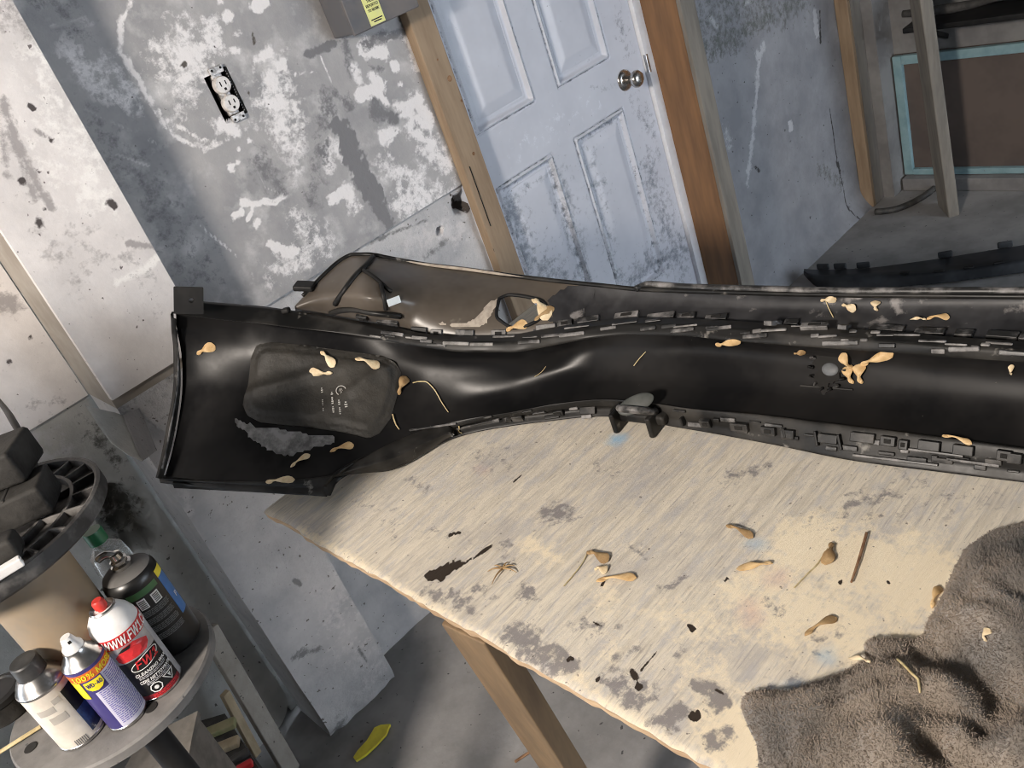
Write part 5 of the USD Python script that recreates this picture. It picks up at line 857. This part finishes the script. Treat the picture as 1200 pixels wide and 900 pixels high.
sh_ = Polygon([(-.0185, .094), (.0035, .094), (.0035, .084), (-.001, .0785), (-.0075, .0765), (-.014, .0785), (-.0185, .084)]); obj('logo_shield', shape(p, r, a0, sh_, .0018), 'wd_yellow', cn); obj('logo_text', text(p, r, a0, 'WD-40', .0062, -.0075, .0845, .0022, True, maxw=.0185), 'wd_blue', cn)
obj('yellow_patch', decal(p, r, a0, -.040, -.023, .066, .0955, n=12, w=.0008), 'wd_yellow', cn)
lath('shoulder', [(r, .112), (r+.0008, .114), (r-.001, .116), (r-.004, .121), (r-.006, .122), (.016, .129), (.015, .133), (0, .133)], p, 'metal', cn, 'silver stepped shoulder')
lath('nozzle', [(.0135, .131), (.0135, .137), (.010, .142), (.008, .150), (.0065, .153), (0, .153)], p, 'can_white', cn, 'white spray nozzle', 32)
obj('nozzle_hole', box(p+[-.002, -.0092, .145], p+[.002, -.0065, .149]), 'hole', cn)

# --- faded beige spray can
p = onz((97, 856), SZ)+[0, 0, .0005]; r = .0322; a0 = facing(p)
cn = thing('spray_can', 'faded beige spray can with a black cap and dark blue label side', 'spray can', p)
lath('body', [(0, 0), (r-.002, 0), (r, .002), (r, .098), (0, .098)], p, 'beige', cn)
lath('bottom_rim', [(r-.002, -.0003), (r+.0008, .0002), (r+.0008, .003), (r, .004)], p, 'metal', cn)
obj('dark_panel', decal(p, r, a0, .009, .060, .050, .088, n=30), 'black', cn); obj('blue_panel', decal(p, r, a0, .009, .060, .010, .0505, n=30), 'label_blue', cn, label='dark blue label panel')
for (u0, u1, z0, z1) in ((-.030, -.008, .068, .078), (-.022, -.001, .050, .062), (-.006, .004, .078, .086)): obj('label_block', decal(p, r, a0, u0, u1, z0, z1, n=12), 'label_grey', cn)
obj('bar_code', [decal(p, r, a0, -.016+.0025*k, -.0148+.0025*k, .004, .014, n=4) for k in range(7)], 'text_grey', cn)
lath('shoulder', [(r, .098), (r+.001, .0995), (r+.001, .1015), (r-.001, .103), (r-.003, .108), (r-.009, .116), (.020, .119), (0, .119)], p, 'metal', cn, 'silver shoulder ring')
lath('cap', [(.0185, .118), (.0190, .120), (.0185, .139), (.017, .141), (0, .141)], p, 'cap_black', cn, 'black plastic cap')

# --- black bottle with a chrome nozzle
p = onz((207, 750), SZ)+[0, 0, .0005]; r = .039; a0 = facing(p)-.05
cn = thing('bottle', 'dusty black bottle with blue and green label and chrome nozzle', 'bottle', p)
lath('body', [(0, 0), (r-.004, 0), (r, .004), (r, .128), (r-.001, .136), (r-.006, .143), (r-.014, .147), (0, .149)], p, 'bottle_black', cn)
lath('dusty_top', [(r-.0045, .1425), (r-.012, .1475), (.014, .1505), (0, .151)], p, 'lowring', cn, 'dust on the bottle shoulder')
obj('blue_label', decal(p, r, a0, .032, .052, .048, .119, n=12), 'blue', cn, label='blue label stripe'); obj('yellow_label', decal(p, r, a0, .032, .052, .119, .131, n=12), 'wd_yellow', cn)
obj('label_letter', text(p, r, a0, 'P', .008, .043, .074, .0010, True), 'can_white', cn)
obj('green_label', decal(p, r, a0, -.020, .026, .114, .124, n=20), 'green', cn)
for k, u in enumerate((-.012, .008)):
    q_ = obj('label_block', decal(p, r, a0, u, u+.012, .094-.001*k, .111-.001*k, n=8), 'can_white', cn)
    obj('bar_code', [decal(p, r, a0, u+.0015, u+.0105, .096+.0028*j-.001*k, .0975+.0028*j-.001*k, w=.0010, n=5) for j in range(5)], 'text_grey', q_)
obj('small_print', sum([lines(p, r, a0, -.020, .026, z-.010, z, .0026, .0012, 20+j) for j, z in enumerate((.090, .076, .062, .047))], []), 'text_grey', cn)
lath('nozzle_collar', [(.014, .150), (.0145, .156), (.011, .158), (.012, .164), (.009, .166), (.008, .174), (0, .175)], p, 'chrome', cn, 'chrome threaded collar', 32)
obj('nozzle', tube([p+[0, 0, .170], p+[-.010, .004, .178], p+[-.020, .008, .176]], .0055, 10), 'chrome', cn, smooth=True, label='chrome spout')
# --- clear bottle with a green cap, half hidden under the ring
p = onz((107, 622), 1.165); p[2] = SZ+.0005
cn = thing('bottle', 'clear plastic bottle with a dark green cap under the edge of the ring', 'bottle', p)
lath('body', [(0, 0), (.026, 0), (.028, .003), (.028, .120), (.025, .140), (.013, .152), (.012, .160), (0, .160)], p, 'clear', cn)
lath('cap', [(.0135, .158), (.0145, .159), (.0145, .178), (.0135, .180), (0, .180)], p, 'capgreen', cn, 'dark green screw cap', 32)
# --- odds and ends on the tray
p = onz((12, 832), SZ)+[0, 0, .0005]; cn = thing('round_tin', 'dirty black round tin behind the beige spray can', 'tin', p)
lath('body', [(0, 0), (.034, 0), (.036, .003), (.036, .028), (.034, .030), (0, .030)], p, 'block', cn); lath('lid', [(.034, .0295), (.0375, .030), (.0375, .038), (.030, .040), (.028, .037), (0, .037)], p, 'black', cn)
cn = thing('wooden_stick', 'pale flat wooden stick lying on the tray at the lower left', 'stick', onz((25, 866), SZ)); obj('stick', bar(onz((-14, 890), SZ+.004), onz((48, 851), SZ+.004), .007, .003, .001), 'straw', cn, smooth=30)

# ================================================================ FLOOR CLUTTER
tb_, bb_ = ony((244, 738), -.045), onz((343, 906), .001)
bd_ = thing('leaning_board', 'narrow dusty board standing against the wall beside the round stand', 'board', bb_)
obj('board', bar(tb_, bb_+[0, 0, .003], .020, .048, .003, up=(1, .35, 0)), 'dustwood', bd_, smooth=30)
t2_, b2_ = ony((263, 812), -.085), ony((301, 884), -.085); obj('batten', bar(t2_, b2_, .016, .022, .002, up=(1, .35, 0)), 'tanwood', bd_, smooth=30, label='short tan batten')
def pxbox(name, label, cat, poly, z, h, m, lid=None):
    P = [onz(q, z)[:2] for q in poly]; b = np.mean(P, 0); t = thing(name, label, cat, (b[0], b[1], max(z-h, 0))); obj('body', prism(P, 2, z-h, z-.012), m, t, smooth=False); obj('lid', prism(Polygon(P).buffer(.004, join_style='mitre'), 2, z-.012, z), lid or m, t); return t
pxbox('storage_box', 'flat topped grey-brown storage box on the floor under the round stand', 'box', [(229, 836), (222, 868), (214, 915), (140, 915), (165, 868)], .62, .62, 'boxtop')
pxbox('low_crate', 'low dark crate with scrap pieces between the box and the board', 'crate', [(262, 838), (300, 900), (230, 915), (222, 850)], .34, .34, 'junk')
for k, (a, b, m_, lab) in enumerate((((238, 862), (276, 846), 'greenish', 'olive scrap piece lying on the low crate'), ((240, 884), (280, 868), 'tanwood', 'tan wood offcut in the middle of the low crate'), ((262, 898), (292, 880), 'junk', 'dark offcut near the front of the low crate'), ((278, 903), (296, 893), 'can_red', 'small red scrap on the low crate'))):
    z = .3485+.0; t = thing('scrap_piece', lab, 'scrap', onz(a, z)); obj('piece', bar(onz(a, z), onz(b, z), .028 if k < 2 else .016, .015, .003), m_, t, smooth=30)
ys = [(415, 889), (420, 881), (431, 869), (440, 854), (447, 851), (458, 850), (453, 862), (441, 875), (429, 886), (418, 893)]
t = thing('foam_offcut', 'bright yellow curved foam offcut lying on the floor', 'foam offcut', onz((436, 870), .004)); obj('strip', prism([onz(q, .004)[:2] for q in ys], 2, .003, .010), 'strip', t)
t = thing('wood_splinter', 'small dark splinter lying on the floor by the bench leg', 'splinter', onz((610, 889), .004)); obj('splinter', bar(onz((603, 893), .005), onz((621, 881), .005), .007, .005, .002), 'twig', t, smooth=30)
# crumpled sheet flap at the foot of the pilaster shell
fp = thing('sheet_flap', 'bent grey sheet flap hanging at the bottom edge of the plaster pilaster', 'sheet', ony((150, 500), -.1))
def quad(*v): return trimesh.Trimesh(np.array(v), [[0, 1, 2], [0, 2, 3]], process=False)
v1, v2, v3, v4, v5, v6 = ony((100, 474), -.10), ony((144, 487), -.125), ony((184, 527), -.125), ony((167, 541), -.185), ony((131, 520), -.16), ony((163, 478), -.10)
def sheet(vs, n=10):
    a, b, c, d = [np.array(k) for k in vs]; s = np.linspace(0, 1, n); G = np.array([[(a*(1-i)+b*i)*(1-j)+(d*(1-i)+c*i)*j for j in s] for i in s]); G += .006*(meshkit.fbm(G*30, 3, 5)-.5)[..., None]; return grid(G, .003)
obj('fold', sheet((v1, v5, v4, v2)), 'foundation_dark', fp, smooth=True); obj('fold', sheet((v2, v4, v3, v6)), 'foundation', fp, smooth=True)  # light put into the colours: darker concrete for the shaded fold, paler for the lit
